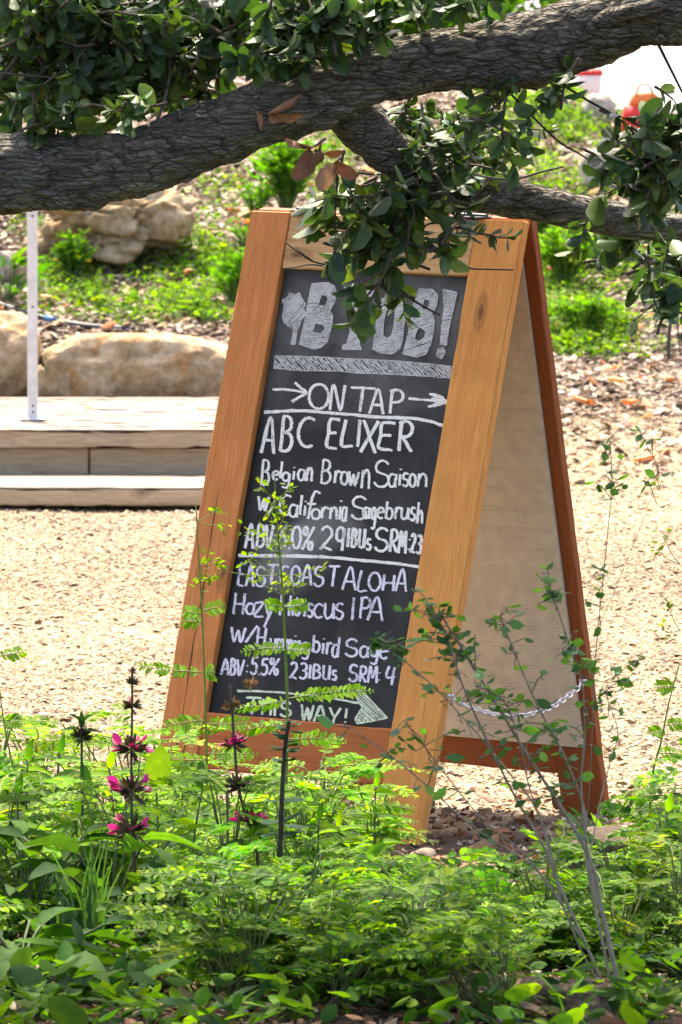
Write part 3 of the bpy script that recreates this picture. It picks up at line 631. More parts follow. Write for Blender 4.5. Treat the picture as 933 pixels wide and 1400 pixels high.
CHALK = {"chalk_heading":[[[2270,8822],[2174,8775],[2118,8684],[2115,8568],[2165,8456],[2257,8372],[2371,8336],[2479,8356],[2557,8427],[2587,8534],[2563,8651],[2490,8752],[2384,8814],[2270,8822]],[[2669,8328],[2651,8832],[2922,8327],[2936,8831]],[[3093,8792],[3668,8799]],[[3381,8791],[3398,8326]],[[3630,8300],[3750,8788],[3963,8300]],[[3680,8476],[3887,8475]],[[4123,8322],[4088,8794]],[[4047,8761],[4188,8794],[4273,8777],[4338,8732],[4367,8670],[4350,8609],[4293,8564],[4212,8548],[4112,8544]],[[1211,8668],[1595,8678],[2033,8639]],[[1726,8823],[1870,8734],[2033,8639],[1874,8544],[1724,8450]],[[4518,8636],[4965,8627],[5403,8611]],[[4993,8744],[5206,8725],[5419,8619]],[[5008,8499],[5192,8537],[5422,8605]],[[5085,8719],[5275,8641],[5123,8534]],[[5062,8660],[5312,8629]]],"chalk_beer_name":[[[1184,7397],[1269,8120],[1498,7397]],[[1221,7657],[1416,7657]],[[1647,7461],[1584,8155]],[[1584,8155],[1663,8154],[1740,8124],[1794,8044],[1804,7946],[1766,7866],[1694,7835],[1624,7835],[1708,7835],[1803,7800],[1868,7706],[1880,7591],[1833,7497],[1746,7461],[1647,7461]],[[2340,8109],[2230,8147],[2124,8125],[2043,8045],[2005,7926],[2018,7793],[2079,7674],[2176,7595],[2287,7572],[2389,7610]],[[2941,8149],[2724,8133],[2736,7862],[2748,7603],[2983,7575]],[[2735,7874],[2912,7885]],[[3099,8152],[3091,7656],[3357,7646]],[[3491,7634],[3439,8164]],[[3535,8163],[3930,7532]],[[3888,8162],[3578,7532]],[[4278,8138],[3989,8123],[3995,7874],[4000,7636],[4311,7610]],[[3994,7885],[4229,7895]],[[4482,7603],[4436,8189]],[[4396,8148],[4538,8188],[4624,8168],[4691,8112],[4721,8036],[4706,7960],[4649,7904],[4567,7884],[4466,7878]],[[4516,7884],[4779,7603]]],"chalk_beer_style":[[[1318,6771],[1273,7262]],[[1273,7262],[1328,7262],[1382,7241],[1420,7184],[1427,7115],[1401,7058],[1351,7036],[1302,7036],[1361,7037],[1427,7011],[1472,6945],[1481,6863],[1448,6797],[1387,6772],[1318,6771]],[[1577,6972],[1696,6990],[1710,6988],[1682,7036],[1636,7059],[1590,7045],[1564,7002],[1568,6946],[1601,6901],[1649,6886],[1693,6906]],[[1732,7253],[1754,6921]],[[1951,7000],[1891,7041],[1826,7023],[1804,6958],[1839,6893],[1908,6875],[1960,6916],[1959,6987]],[[1963,7028],[1982,6801],[1934,6740],[1842,6755]],[[2064,7077],[2078,6909]],[[2056,7155],[2062,7142]],[[2280,7105],[2227,7118],[2185,7081],[2173,7012],[2198,6942],[2248,6906],[2299,6919],[2327,6975],[2320,7049]],[[2321,7120],[2335,6947],[2356,6904]],[[2405,6900],[2384,7158]],[[2394,7055],[2432,7158],[2490,7107],[2524,6900]],[[2765,6877],[2724,7337]],[[2724,7337],[2789,7337],[2853,7317],[2896,7264],[2903,7199],[2870,7146],[2810,7125],[2752,7125],[2822,7125],[2899,7102],[2952,7040],[2959,6963],[2919,6901],[2846,6877],[2765,6877]],[[3089,6892],[3067,7135]],[[3077,7038],[3118,7135],[3186,7111]],[[3280,7130],[3233,7099],[3217,7023],[3240,6936],[3291,6880],[3346,6880],[3380,6937],[3377,7023],[3337,7100],[3280,7130]],[[3390,7141],[3475,6869],[3512,7087],[3585,6869],[3624,7141]],[[3751,6827],[3723,7185]],[[3736,7042],[3793,7185],[3875,7114],[3922,6828]],[[4296,7326],[4228,7376],[4141,7390],[4062,7363],[4016,7305],[4017,7233],[4066,7171],[4197,7133],[4293,7112],[4355,7045],[4358,6965],[4301,6901],[4204,6876],[4103,6900],[4033,6964]],[[4479,7129],[4422,7144],[4378,7100],[4367,7018],[4394,6935],[4446,6892],[4500,6907],[4529,6974],[4521,7062]],[[4521,7146],[4537,6941],[4560,6890]],[[4617,7149],[4636,6927]],[[4607,7252],[4613,7235]],[[4803,7154],[4766,7175],[4727,7170],[4702,7140],[4701,7099],[4725,7063],[4799,7045],[4832,7008],[4834,6960],[4804,6926],[4757,6924],[4718,6954]],[[4913,7171],[4872,7141],[4859,7065],[4880,6979],[4926,6923],[4975,6923],[5004,6979],[4999,7065],[4964,7141],[4913,7171]],[[5080,6927],[5063,7183]],[[5072,7080],[5142,7183],[5233,7132],[5274,6928]]],"chalk_ingredient":[[[1307,6538],[1399,6264],[1441,6484],[1519,6265],[1563,6539]],[[1761,6536],[1593,6146]],[[2086,6570],[2010,6596],[1936,6580],[1880,6526],[1853,6446],[1862,6356],[1904,6276],[1971,6223],[2049,6208],[2120,6234]],[[2239,6404],[2176,6418],[2125,6376],[2111,6297],[2141,6219],[2199,6177],[2260,6192],[2294,6257],[2286,6340]],[[2287,6420],[2303,6225],[2328,6176]],[[2351,6616],[2380,6228]],[[2474,6415],[2491,6220]],[[2465,6506],[2471,6491]],[[2780,6677],[2667,6704],[2611,6567],[2596,6158]],[[2525,6458],[2719,6459]],[[2748,6363],[2687,6339],[2662,6280],[2684,6212],[2744,6168],[2813,6169],[2859,6213],[2860,6281],[2817,6340],[2748,6363]],[[2921,6189],[2903,6403]],[[2911,6317],[2968,6404],[3055,6383]],[[3125,6186],[3108,6415]],[[3117,6323],[3170,6415],[3242,6370],[3277,6187]],[[3327,6440],[3350,6180]],[[3315,6560],[3322,6540]],[[3453,6424],[3419,6441],[3394,6392],[3392,6300],[3412,6208],[3446,6160],[3477,6177],[3492,6252],[3482,6350]],[[3478,6444],[3498,6215],[3515,6158]],[[3901,6608],[3832,6650],[3743,6662],[3662,6639],[3613,6589],[3614,6527],[3662,6473],[3796,6441],[3894,6424],[3957,6366],[3959,6297],[3899,6242],[3800,6220],[3696,6240],[3625,6295]],[[3994,6444],[3941,6456],[3899,6419],[3888,6351],[3913,6282],[3961,6246],[4011,6259],[4040,6315],[4032,6388]],[[4034,6458],[4047,6287],[4068,6245]],[[4176,6409],[4141,6465],[4109,6440],[4102,6351],[4126,6263],[4163,6238],[4187,6294],[4181,6391]],[[4180,6447],[4208,6137],[4188,6054],[4139,6074]],[[4251,6369],[4370,6391],[4384,6389],[4355,6449],[4308,6476],[4262,6460],[4237,6406],[4242,6337],[4276,6282],[4325,6263],[4368,6288]],[[4423,6601],[4453,6260]],[[4434,6424],[4481,6475],[4545,6463],[4589,6394],[4586,6311],[4538,6262],[4473,6279],[4432,6350]],[[4676,6271],[4656,6498]],[[4665,6407],[4700,6498],[4759,6476]],[[4780,6507],[4816,6325],[4875,6280],[4944,6338],[4946,6508]],[[4946,6508],[4986,6281]],[[5101,6495],[5073,6517],[5043,6511],[5025,6482],[5025,6441],[5044,6405],[5101,6387],[5127,6350],[5129,6302],[5107,6268],[5072,6266],[5041,6296]],[[5170,6626],[5205,6215]],[[5195,6359],[5232,6470],[5290,6401],[5320,6216]]],"chalk_strength":[[[1192,5498],[1241,5988],[1388,5499]],[[1214,5674],[1335,5675]],[[1471,5542],[1431,5973]],[[1431,5973],[1483,5974],[1534,5955],[1569,5906],[1575,5844],[1550,5794],[1503,5775],[1457,5775],[1512,5775],[1574,5753],[1616,5695],[1624,5623],[1593,5565],[1535,5542],[1471,5542]],[[1623,5985],[1742,5540],[1788,5986]],[[1865,5799],[1881,5783]],[[1884,5610],[1900,5594]],[[2112,6004],[2026,5866],[1991,5695],[2012,5771],[2063,5802],[2119,5772],[2155,5696],[2154,5610],[2116,5553],[2059,5552],[2010,5608],[1991,5695]],[[2254,5561],[2272,5554]],[[2344,5990],[2305,5948],[2286,5867],[2293,5766],[2322,5668],[2369,5595],[2421,5564],[2467,5582],[2496,5646],[2502,5739],[2484,5842],[2445,5930],[2394,5984],[2344,5990]],[[2781,6010],[2576,5550]],[[2645,5918],[2613,5989],[2563,5988],[2545,5917],[2577,5846],[2627,5846],[2645,5918]],[[2813,5635],[2781,5706],[2731,5706],[2713,5634],[2745,5563],[2795,5563],[2813,5635]],[[2976,5949],[3012,6006],[3074,6033],[3144,6022],[3201,5977],[3229,5911],[3218,5843],[3010,5585],[3077,5631],[3281,5578]],[[3522,5902],[3486,5999],[3419,6038],[3359,5998],[3342,5901],[3378,5804],[3445,5764],[3505,5805],[3522,5902],[3515,5993],[3538,5582]],[[3655,5664],[3619,6035]],[[3748,5672],[3716,6028]],[[3716,6028],[3749,6028],[3782,6013],[3805,5972],[3810,5921],[3795,5880],[3765,5864],[3735,5864],[3771,5865],[3811,5846],[3839,5799],[3845,5739],[3826,5691],[3789,5672],[3748,5672]],[[3884,6038],[3914,5761],[3918,5735],[3935,5695],[3964,5672],[3995,5672],[4019,5696],[4029,5736],[4005,6039]],[[4005,6039],[4043,5669]],[[4175,5830],[4150,5848],[4124,5843],[4107,5819],[4107,5784],[4124,5754],[4174,5739],[4198,5709],[4200,5669],[4180,5641],[4148,5638],[4121,5663]],[[4536,6023],[4477,6067],[4402,6079],[4334,6055],[4295,6004],[4296,5940],[4337,5885],[4451,5852],[4534,5834],[4588,5775],[4591,5704],[4541,5647],[4458,5625],[4370,5645],[4310,5701]],[[4679,5627],[4642,6067]],[[4622,6036],[4695,6067],[4741,6052],[4778,6010],[4795,5953],[4789,5896],[4760,5854],[4717,5838],[4664,5833]],[[4691,5838],[4835,5628]],[[4887,5611],[4870,6050],[4955,5743],[4982,6051],[5048,5612]],[[5098,5897],[5108,5881]],[[5116,5710],[5126,5694]],[[5137,5940],[5147,5985],[5167,6007],[5192,5998],[5214,5962],[5226,5908],[5225,5853],[5164,5647],[5186,5684],[5258,5640]],[[5290,5956],[5319,5988],[5356,5969],[5380,5912],[5377,5848],[5349,5812],[5349,5824],[5387,5786],[5404,5717],[5389,5655],[5352,5635],[5313,5668]]],"chalk_second_name":[[[1269,5186],[1151,5172],[1164,4969],[1176,4775],[1305,4755]],[[1163,4978],[1259,4987]],[[1369,4752],[1418,5184],[1553,4754]],[[1390,4907],[1505,4908]],[[1765,5108],[1720,5145],[1664,5155],[1613,5135],[1584,5090],[1586,5036],[1618,4989],[1703,4962],[1766,4947],[1807,4896],[1810,4835],[1774,4787],[1711,4768],[1645,4785],[1599,4833]],[[1815,5206],[2076,5216]],[[1946,5208],[1970,4842]],[[2332,5181],[2274,5204],[2219,5189],[2177,5139],[2158,5065],[2167,4982],[2200,4909],[2251,4860],[2309,4847],[2362,4871]],[[2487,5217],[2447,5180],[2426,5110],[2430,5023],[2458,4938],[2503,4875],[2555,4849],[2602,4865],[2633,4919],[2642,5000],[2625,5089],[2588,5165],[2538,5211],[2487,5217]],[[2703,4863],[2783,5265],[2941,4866]],[[2736,5008],[2884,5010]],[[3171,5192],[3127,5229],[3071,5239],[3021,5218],[2992,5175],[2994,5121],[3025,5074],[3110,5047],[3172,5031],[3212,4981],[3215,4921],[3179,4873],[3118,4854],[3052,4871],[3007,4918]],[[3300,5265],[3554,5275]],[[3428,5266],[3453,4875]],[[3701,4826],[3816,5283],[4019,4830]],[[3749,4990],[3946,4993]],[[4085,5230],[4079,4847],[4287,4842]],[[4390,5201],[4334,5166],[4303,5099],[4303,5016],[4335,4935],[4391,4875],[4458,4850],[4521,4866],[4566,4918],[4582,4995],[4565,5080],[4520,5152],[4457,5196],[4390,5201]],[[4663,4868],[4645,5180]],[[4906,4871],[4882,5183]],[[4655,5018],[4891,5027]],[[4970,4873],[5051,5313],[5217,4876]],[[5004,5032],[5157,5033]]],"chalk_second_style":[[[1187,4190],[1156,4606]],[[1413,4193],[1377,4609]],[[1173,4389],[1393,4401]],[[1605,4410],[1541,4422],[1489,4384],[1474,4315],[1503,4246],[1562,4210],[1624,4224],[1660,4281],[1652,4354]],[[1655,4425],[1668,4253],[1693,4210]],[[1680,4436],[1860,4452],[1715,4192],[1908,4181]],[[1918,4436],[2048,4208]],[[2134,4439],[1985,3978]],[[2307,4232],[2278,4632]],[[2532,4235],[2498,4635]],[[2293,4424],[2512,4435]],[[2603,4459],[2622,4246]],[[2593,4557],[2599,4541]],[[2664,4609],[2697,4253]],[[2679,4424],[2704,4478],[2743,4465],[2772,4393],[2774,4306],[2748,4256],[2709,4273],[2681,4347]],[[2887,4453],[2905,4249]],[[2878,4547],[2884,4532]],[[3059,4477],[3027,4499],[2992,4493],[2970,4463],[2969,4422],[2991,4386],[3058,4368],[3088,4331],[3090,4284],[3064,4249],[3022,4246],[2986,4276]],[[3308,4481],[3234,4512],[3163,4488],[3124,4418],[3132,4332],[3185,4264],[3261,4242],[3328,4274]],[[3353,4541],[3399,4302],[3474,4243],[3559,4319],[3561,4544]],[[3561,4544],[3613,4245]],[[3778,4531],[3730,4556],[3678,4549],[3644,4513],[3642,4462],[3674,4419],[3772,4397],[3816,4353],[3818,4294],[3778,4253],[3716,4249],[3664,4285]],[[4060,4251],[4017,4691]],[[4246,4297],[4214,4708]],[[4184,4679],[4289,4709],[4353,4695],[4403,4657],[4425,4603],[4413,4550],[4371,4510],[4310,4495],[4235,4490]],[[4431,4269],[4561,4739],[4780,4275]],[[4485,4439],[4701,4442]]],"chalk_second_ingredient":[[[1199,3930],[1314,3645],[1377,3875],[1475,3647],[1543,3935]],[[1816,3998],[1603,3651]],[[1887,3582],[1857,3968]],[[2070,3585],[2036,3971]],[[1873,3767],[2051,3778]],[[2192,3772],[2222,3601],[2267,3559],[2316,3614],[2314,3774]],[[2314,3774],[2349,3561]],[[2378,3555],[2361,3769]],[[2368,3705],[2404,3770],[2441,3706],[2460,3557]],[[2445,3706],[2481,3771],[2522,3708],[2545,3558]],[[2591,3555],[2574,3768]],[[2581,3704],[2613,3769],[2646,3705],[2664,3556]],[[2650,3705],[2682,3770],[2718,3707],[2741,3557]],[[2783,3768],[2801,3565]],[[2774,3862],[2780,3847]],[[2859,3557],[2842,3756]],[[2850,3676],[2880,3757],[2924,3717],[2950,3558]],[[3128,3696],[3068,3738],[3005,3718],[2983,3650],[3018,3584],[3085,3565],[3136,3609],[3135,3683]],[[3139,3725],[3158,3490],[3112,3427],[3022,3441]],[[3226,3897],[3254,3570]],[[3236,3727],[3284,3777],[3349,3766],[3394,3701],[3390,3621],[3341,3574],[3275,3589],[3233,3656]],[[3476,3757],[3493,3554]],[[3467,3850],[3472,3835]],[[3592,3548],[3572,3775]],[[3581,3684],[3616,3776],[3676,3754]],[[3808,3741],[3756,3752],[3721,3690],[3725,3591],[3766,3516],[3819,3510],[3851,3576],[3844,3675]],[[3834,3901],[3868,3504]],[[4257,3841],[4204,3873],[4134,3881],[4071,3863],[4033,3824],[4034,3777],[4071,3735],[4176,3712],[4252,3700],[4301,3656],[4302,3603],[4256,3560],[4178,3542],[4097,3557],[4042,3598]],[[4507,3747],[4444,3758],[4393,3721],[4379,3653],[4407,3585],[4464,3550],[4525,3563],[4559,3620],[4552,3692]],[[4555,3762],[4568,3592],[4592,3550]],[[4775,3717],[4717,3761],[4655,3740],[4634,3669],[4669,3600],[4734,3582],[4784,3627],[4782,3703]],[[4786,3747],[4806,3503],[4760,3438],[4672,3452]],[[4869,3677],[5039,3706],[5059,3703],[5019,3774],[4952,3806],[4887,3785],[4850,3721],[4856,3639],[4904,3574],[4972,3552],[5034,3583]]],"chalk_second_strength":[[[1136,2981],[1194,3297],[1315,2984]],[[1160,3095],[1272,3097]],[[1361,2994],[1332,3309]],[[1332,3309],[1367,3310],[1402,3296],[1426,3261],[1431,3216],[1414,3179],[1382,3165],[1350,3164],[1388,3165],[1430,3149],[1460,3107],[1465,3055],[1444,3012],[1405,2995],[1361,2994]],[[1479,3306],[1583,2993],[1640,3309]],[[1735,3201],[1746,3192]],[[1746,3089],[1757,3080]],[[1959,3374],[1856,3362],[1852,3240],[1877,3259],[1924,3252],[1963,3210],[1981,3149],[1971,3088],[1937,3050],[1890,3048],[1847,3082]],[[2051,3044],[2064,3039]],[[2211,3362],[2108,3351],[2103,3234],[2128,3252],[2175,3245],[2215,3206],[2232,3147],[2222,3089],[2187,3053],[2140,3050],[2097,3083]],[[2480,3393],[2301,3061]],[[2363,3325],[2337,3376],[2295,3375],[2279,3323],[2305,3273],[2347,3273],[2363,3325]],[[2502,3124],[2476,3175],[2434,3174],[2417,3122],[2444,3072],[2486,3073],[2502,3124]],[[2791,3278],[2810,3317],[2844,3336],[2883,3329],[2916,3298],[2932,3253],[2927,3207],[2814,3029],[2851,3061],[2966,3026]],[[3026,3311],[3076,3338],[3136,3323],[3170,3276],[3161,3221],[3113,3191],[3114,3200],[3173,3169],[3195,3111],[3167,3058],[3105,3040],[3043,3068]],[[3283,3051],[3257,3321]],[[3366,3060],[3343,3330]],[[3343,3330],[3394,3331],[3443,3320],[3475,3290],[3479,3251],[3452,3220],[3406,3207],[3360,3206],[3415,3207],[3475,3194],[3514,3159],[3519,3114],[3486,3077],[3429,3062],[3366,3060]],[[3576,3332],[3601,3130],[3603,3111],[3623,3082],[3657,3066],[3694,3067],[3725,3084],[3738,3114],[3723,3334]],[[3723,3334],[3752,3065]],[[3891,3231],[3865,3246],[3838,3242],[3820,3220],[3820,3191],[3837,3165],[3888,3153],[3912,3126],[3913,3092],[3892,3067],[3860,3065],[3832,3086]],[[4369,3351],[4331,3382],[4283,3390],[4240,3373],[4215,3336],[4216,3290],[4243,3251],[4316,3228],[4369,3216],[4404,3174],[4406,3123],[4375,3082],[4322,3066],[4266,3080],[4227,3119]],[[4490,3066],[4465,3377]],[[4447,3354],[4512,3377],[4553,3367],[4584,3338],[4599,3298],[4592,3258],[4566,3227],[4528,3216],[4481,3212]],[[4504,3215],[4628,3069]],[[4681,3067],[4681,3392],[4775,3166],[4826,3395],[4888,3071]],[[4918,3277],[4928,3266]],[[4931,3142],[4941,3130]],[[5121,3420],[5094,3207],[5294,3222]],[[5253,3404],[5250,3056]]],"chalk_direction":[[[1850,2578],[2204,2592]],[[2028,2582],[2042,2260]],[[2293,2268],[2272,2581]],[[2497,2273],[2470,2585]],[[2283,2418],[2481,2429]],[[2597,2270],[2569,2554]],[[2933,2525],[2885,2552],[2822,2558],[2765,2542],[2730,2509],[2730,2470],[2764,2436],[2858,2417],[2928,2407],[2972,2370],[2973,2326],[2930,2290],[2860,2275],[2787,2286],[2737,2321]],[[3209,2535],[3309,2239],[3356,2478],[3442,2242],[3492,2541]],[[3557,2231],[3667,2546],[3838,2238]],[[3602,2345],[3776,2349]],[[3884,2525],[4030,2365],[4145,2530]],[[4030,2365],[4025,2202]],[[4290,2533],[4297,2345]],[[4299,2278],[4308,2264]],[[1606,2689],[2318,2725],[3205,2729],[3915,2707],[4557,2653]]],"chalk_rule":[[[1103,8202],[1595,8254],[2144,8280],[2753,8264],[3285,8260],[3818,8242],[4291,8250],[4692,8254],[4904,8241],[5228,8193],[5486,8119]],[[1072,5343],[1932,5389],[2815,5427],[3485,5437],[4227,5423],[4929,5407],[5475,5375]]]}
BLOCK = {"leaf":[[[1130,10130],[1131,10357],[1049,10454],[1173,10509],[1213,10612],[1346,10566],[1445,10620],[1515,10522],[1639,10401],[1618,10300],[1681,10201],[1610,10073],[1574,9921],[1542,9869],[1563,9594],[1460,9590],[1457,9891],[1289,9960],[1207,9997]]],"B":[[[1714,10806],[2086,10845],[2269,10791],[2346,10653],[2347,10478],[2264,10289],[2360,10177],[2373,10003],[2331,9675],[2203,9555],[2029,9513],[1661,9598],[1695,10076],[1695,10428]],[[1990,10600],[2114,10595],[2175,10506],[2125,10369],[1951,10378]],[[1951,10026],[2170,10005],[2230,9922],[2130,9818],[1930,9835]]],"Y":[[[2509,10810],[2723,10777],[2939,10500],[3033,10753],[3237,10736],[3225,10586],[3074,10205],[3092,9881],[3114,9657],[3186,9546],[2725,9541],[2722,9616],[2813,9645],[2839,9871],[2812,10145],[2585,10562]]],"O":[[[3483,10570],[3716,10614],[3956,10563],[4075,10393],[4107,10121],[4130,9774],[4106,9599],[3947,9493],[3643,9505],[3460,9572],[3451,9846],[3419,10293]],[[3639,10401],[3769,10416],[3846,10335],[3876,10012],[3849,9852],[3766,9784],[3645,9844],[3606,10151]]],"B2":[[[4328,10801],[4641,10797],[4794,10693],[4810,10496],[4715,10318],[4812,10198],[4838,9951],[4817,9702],[4751,9526],[4557,9454],[4198,9503],[4249,9928],[4257,10475]],[[4488,10608],[4610,10597],[4651,10514],[4593,10388],[4460,10393]],[[4480,10061],[4652,9983],[4654,9854],[4541,9766],[4414,9795],[4428,9935]]],"!":[[[4891,10806],[5235,10759],[5226,10511],[5194,10139],[5198,9708],[5050,9732],[5010,10107],[4999,10453]],[[5010,9636],[5124,9666],[5201,9580],[5144,9449],[5014,9503]]],"band":[[[1124,9339],[2091,9360],[3007,9359],[3975,9360],[4820,9336],[5442,9303],[5452,9077],[4871,9091],[4030,9094],[3307,9082],[2634,9103],[1846,9069],[1134,9088]]],"head":[[[4375,2854],[4502,2920],[4778,2768],[5285,2420],[4954,2339],[4605,2257],[4518,2336],[4641,2587]]]}
def chain_and_hinges():
    # sagging chain between the two right hand legs
    p0 = MF @ Vector((SIGN_W + .001, .294, -.012)); p1 = MB @ Vector((SIGN_W - .004, .290, .0075))
    n = 34; a = Acc(); pts = []
    for i in range(n + 1):
        t = i / n; pts.append(np.array(p0.lerp(p1, t)) + np.array([.012 * math.sin(math.pi * t), 0, -.052 * 4 * t * (1 - t)]))
    pts = np.array(pts)
    for i in range(n):
        c = (pts[i] + pts[i + 1]) / 2; d = pts[i + 1] - pts[i]; ln = np.linalg.norm(d); d /= ln
        s = np.cross(d, [0, 0, 1]); s /= np.linalg.norm(s); q = s if i % 2 else np.cross(s, d)
        q = q * .8 + np.cross(d, q) * .5; q /= np.linalg.norm(q)
        th = np.linspace(0, 2 * math.pi, 15)
        L_, W_ = ln * .72, .0052
        ring = c + np.outer(np.cos(th) * L_, d) + np.outer(np.sin(th) * W_, q)
        tube(a, ring, .0017, 5, cap=False)
    o = a.build('chain', M['chain']); o.parent = sign_root
    for y in (p0, p1):
        b = Acc(); tube(b, [np.array(y) + [-.012, 0, 0], np.array(y) + [.004, 0, 0]], .003, 6); o = b.build('screw_eye', M['chain']); o.parent = sign_root
    for u in (.14, .53):
        a = Acc(); top = MF @ Vector((u, SIGN_L, 0))
        rbox(a, top[0] - .035, top[0] + .035, top[1] - .012, top[1] + .035, top[2] + .0012, top[2] + .004, bev=.0006)
        tube(a, [np.array(top) + [-.035, .013, .006], np.array(top) + [.035, .013, .006]], .0035, 8)
        o = a.build('hinge', M['black'], smooth=False); o.parent = sign_root
chain_and_hinges()

# chalk strokes: hand drawn lettering on the board, coordinates in 0.1 mm on the board's own plane
WZ = [-.0128]
def ribbon(acc, pl, width, jit, w):
    P = catmull(pl, 5) if len(pl) > 2 else np.array([np.array(pl[0]) * (1 - t) + np.array(pl[1]) * t for t in np.linspace(0, 1, 7)])
    d = np.gradient(P, axis=0); d /= np.maximum(np.linalg.norm(d, axis=1, keepdims=True), 1e-9); n = np.stack([-d[:, 1], d[:, 0]], 1)
    k = len(P); hw = width / 2 * (1 + rng.normal(0, .16, k)); c = P + rng.normal(0, jit, (k, 1)) * n
    A, B = c + n * hw[:, None], c - n * hw[:, None]
    V = np.zeros((2 * k, 3)); V[0::2, :2] = A; V[1::2, :2] = B; V[:, 2] = w
    acc.add(V, [(2 * i, 2 * i + 1, 2 * i + 3, 2 * i + 2) for i in range(k - 1)])
def chalk_lines():
    mats = {'chalk_heading': 'chalk', 'chalk_beer_name': 'chalk', 'chalk_beer_style': 'chalk', 'chalk_ingredient': 'chalk', 'chalk_strength': 'chalk', 'chalk_direction': 'chalk_green', 'chalk_rule': 'chalk'}
    labels = {'chalk_heading': 'chalk words ON TAP between two arrows', 'chalk_beer_name': 'chalk words ABC ELIXER', 'chalk_beer_style': 'chalk words Belgian Brown Saison', 'chalk_ingredient': 'chalk words w/California Sagebrush',
              'chalk_strength': 'chalk line of strength figures ABV:6.0%', 'chalk_second_name': 'chalk words EAST COAST ALOHA', 'chalk_second_style': 'chalk words Hazy Hibiscus IPA', 'chalk_second_ingredient': 'chalk words w/Hummingbird Sage',
              'chalk_second_strength': 'chalk line of strength figures ABV:5.5%', 'chalk_direction': 'pale green chalk words THIS WAY! under an arrow', 'chalk_rule': 'white chalk dividing line'}
    names = {'chalk_heading': 'heading_lettering', 'chalk_beer_name': 'beer_name_lettering', 'chalk_beer_style': 'beer_style_lettering', 'chalk_ingredient': 'ingredient_lettering', 'chalk_strength': 'strength_lettering', 'chalk_second_name': 'beer_name_lettering',
             'chalk_second_style': 'beer_style_lettering', 'chalk_second_ingredient': 'ingredient_lettering', 'chalk_second_strength': 'strength_lettering', 'chalk_direction': 'direction_lettering', 'chalk_rule': 'dividing_line'}
    big = {'chalk_heading': 1.0, 'chalk_beer_name': 1.15, 'chalk_rule': 1.25, 'chalk_strength': .95}
    items = []
    for key, st in CHALK.items():
        items += [(key, [q]) for q in st] if key == 'chalk_rule' else [(key, st)]
    for key, strokes in items:
        a = Acc(); z = -.0127; k = big.get(key, .85)
        for s in strokes:
            s = np.array(s) * 1e-4; s[:, 1] += 0
            for off in ((-.0016, .0003), (.0016, -.0004)):
                z += 1.2e-5
                ribbon(a, s + np.array(off) * k, .0042 * k, .00025, z)
        o = local_obj(names[key], a, M[mats.get(key, 'chalk_lilac')], sign_root, MF); o['label'] = labels[key]
    def hatch(acc, polys, ang, gap, width, z0):
        c, s = math.cos(ang), math.sin(ang); rot = [np.array(p) * 1e-4 @ np.array([[c, -s], [s, c]]) for p in polys]   # rotate by -ang
        lo, hi = min(p[:, 1].min() for p in rot), max(p[:, 1].max() for p in rot); y = lo + gap * .5; z = z0
        while y < hi:
            xs = []; yy = y + rng.normal(0, gap * .12)
            for p in rot:
                for (x0, y0), (x1, y1) in zip(p, np.roll(p, -1, 0)):
                    if (y0 <= yy) != (y1 <= yy): xs.append(x0 + (yy - y0) * (x1 - x0) / (y1 - y0))
            xs.sort()
            for x0, x1 in zip(xs[::2], xs[1::2]):
                if x1 - x0 > .001:
                    q = np.array([(x0 - .0006 + rng.normal(0, .0006), yy), ((x0 + x1) / 2, yy + rng.normal(0, .0003)), (x1 + rng.normal(0, .0006), yy + rng.normal(0, .0003))]) @ np.array([[c, s], [-s, c]])
                    z += 4e-6; ribbon(acc, q, width, .0001, z)
            y += gap * (1 + rng.normal(0, .1))
        return z
    a = Acc(); z = -.0127
    for key in ('leaf', 'B', 'Y', 'O', 'B2', '!'):
        ang = R({'leaf': 50, 'B': 8, 'Y': 30, 'O': 12, 'B2': 20, '!': 14}[key])
        z = hatch(a, BLOCK[key], ang, .0026, .0026, z)
        for p in BLOCK[key]:
            q = np.array(p) * 1e-4; q = np.vstack([q, q[:1]])
            for i in range(len(q) - 1): z += 4e-6; ribbon(a, q[i:i + 2], .0022, .0002, z)
    o = local_obj('title_lettering', a, M['chalk_hatch'], sign_root, MF); o['label'] = 'large hatched chalk letters BYOB! beside a chalk leaf'
    a = Acc(); z = hatch(a, BLOCK['band'], R(-38), .0048, .0030, -.0127); z = hatch(a, BLOCK['band'], R(-20), .009, .0022, z)
    for p in BLOCK['band']:
        q = np.array(p) * 1e-4; q = np.vstack([q, q[:1]])
        for i in range(len(q) - 1): z += 4e-6; ribbon(a, q[i:i + 2], .002, .0003, z)
    o = local_obj('chalk_band', a, M['chalk_hatch'], sign_root, MF); o['label'] = 'grey hatched chalk band under the title'
    a = Acc(); z = hatch(a, BLOCK['head'], R(-30), .0036, .0026, -.0126)
    for p in BLOCK['head']:
        q = np.array(p) * 1e-4; q = np.vstack([q, q[:1]])
        for i in range(len(q) - 1): z += 4e-6; ribbon(a, q[i:i + 2], .0026, .0003, z)
    o = local_obj('arrow_head', a, M['chalk_green'], sign_root, MF); o['label'] = 'hatched pale green chalk arrow head'
chalk_lines()

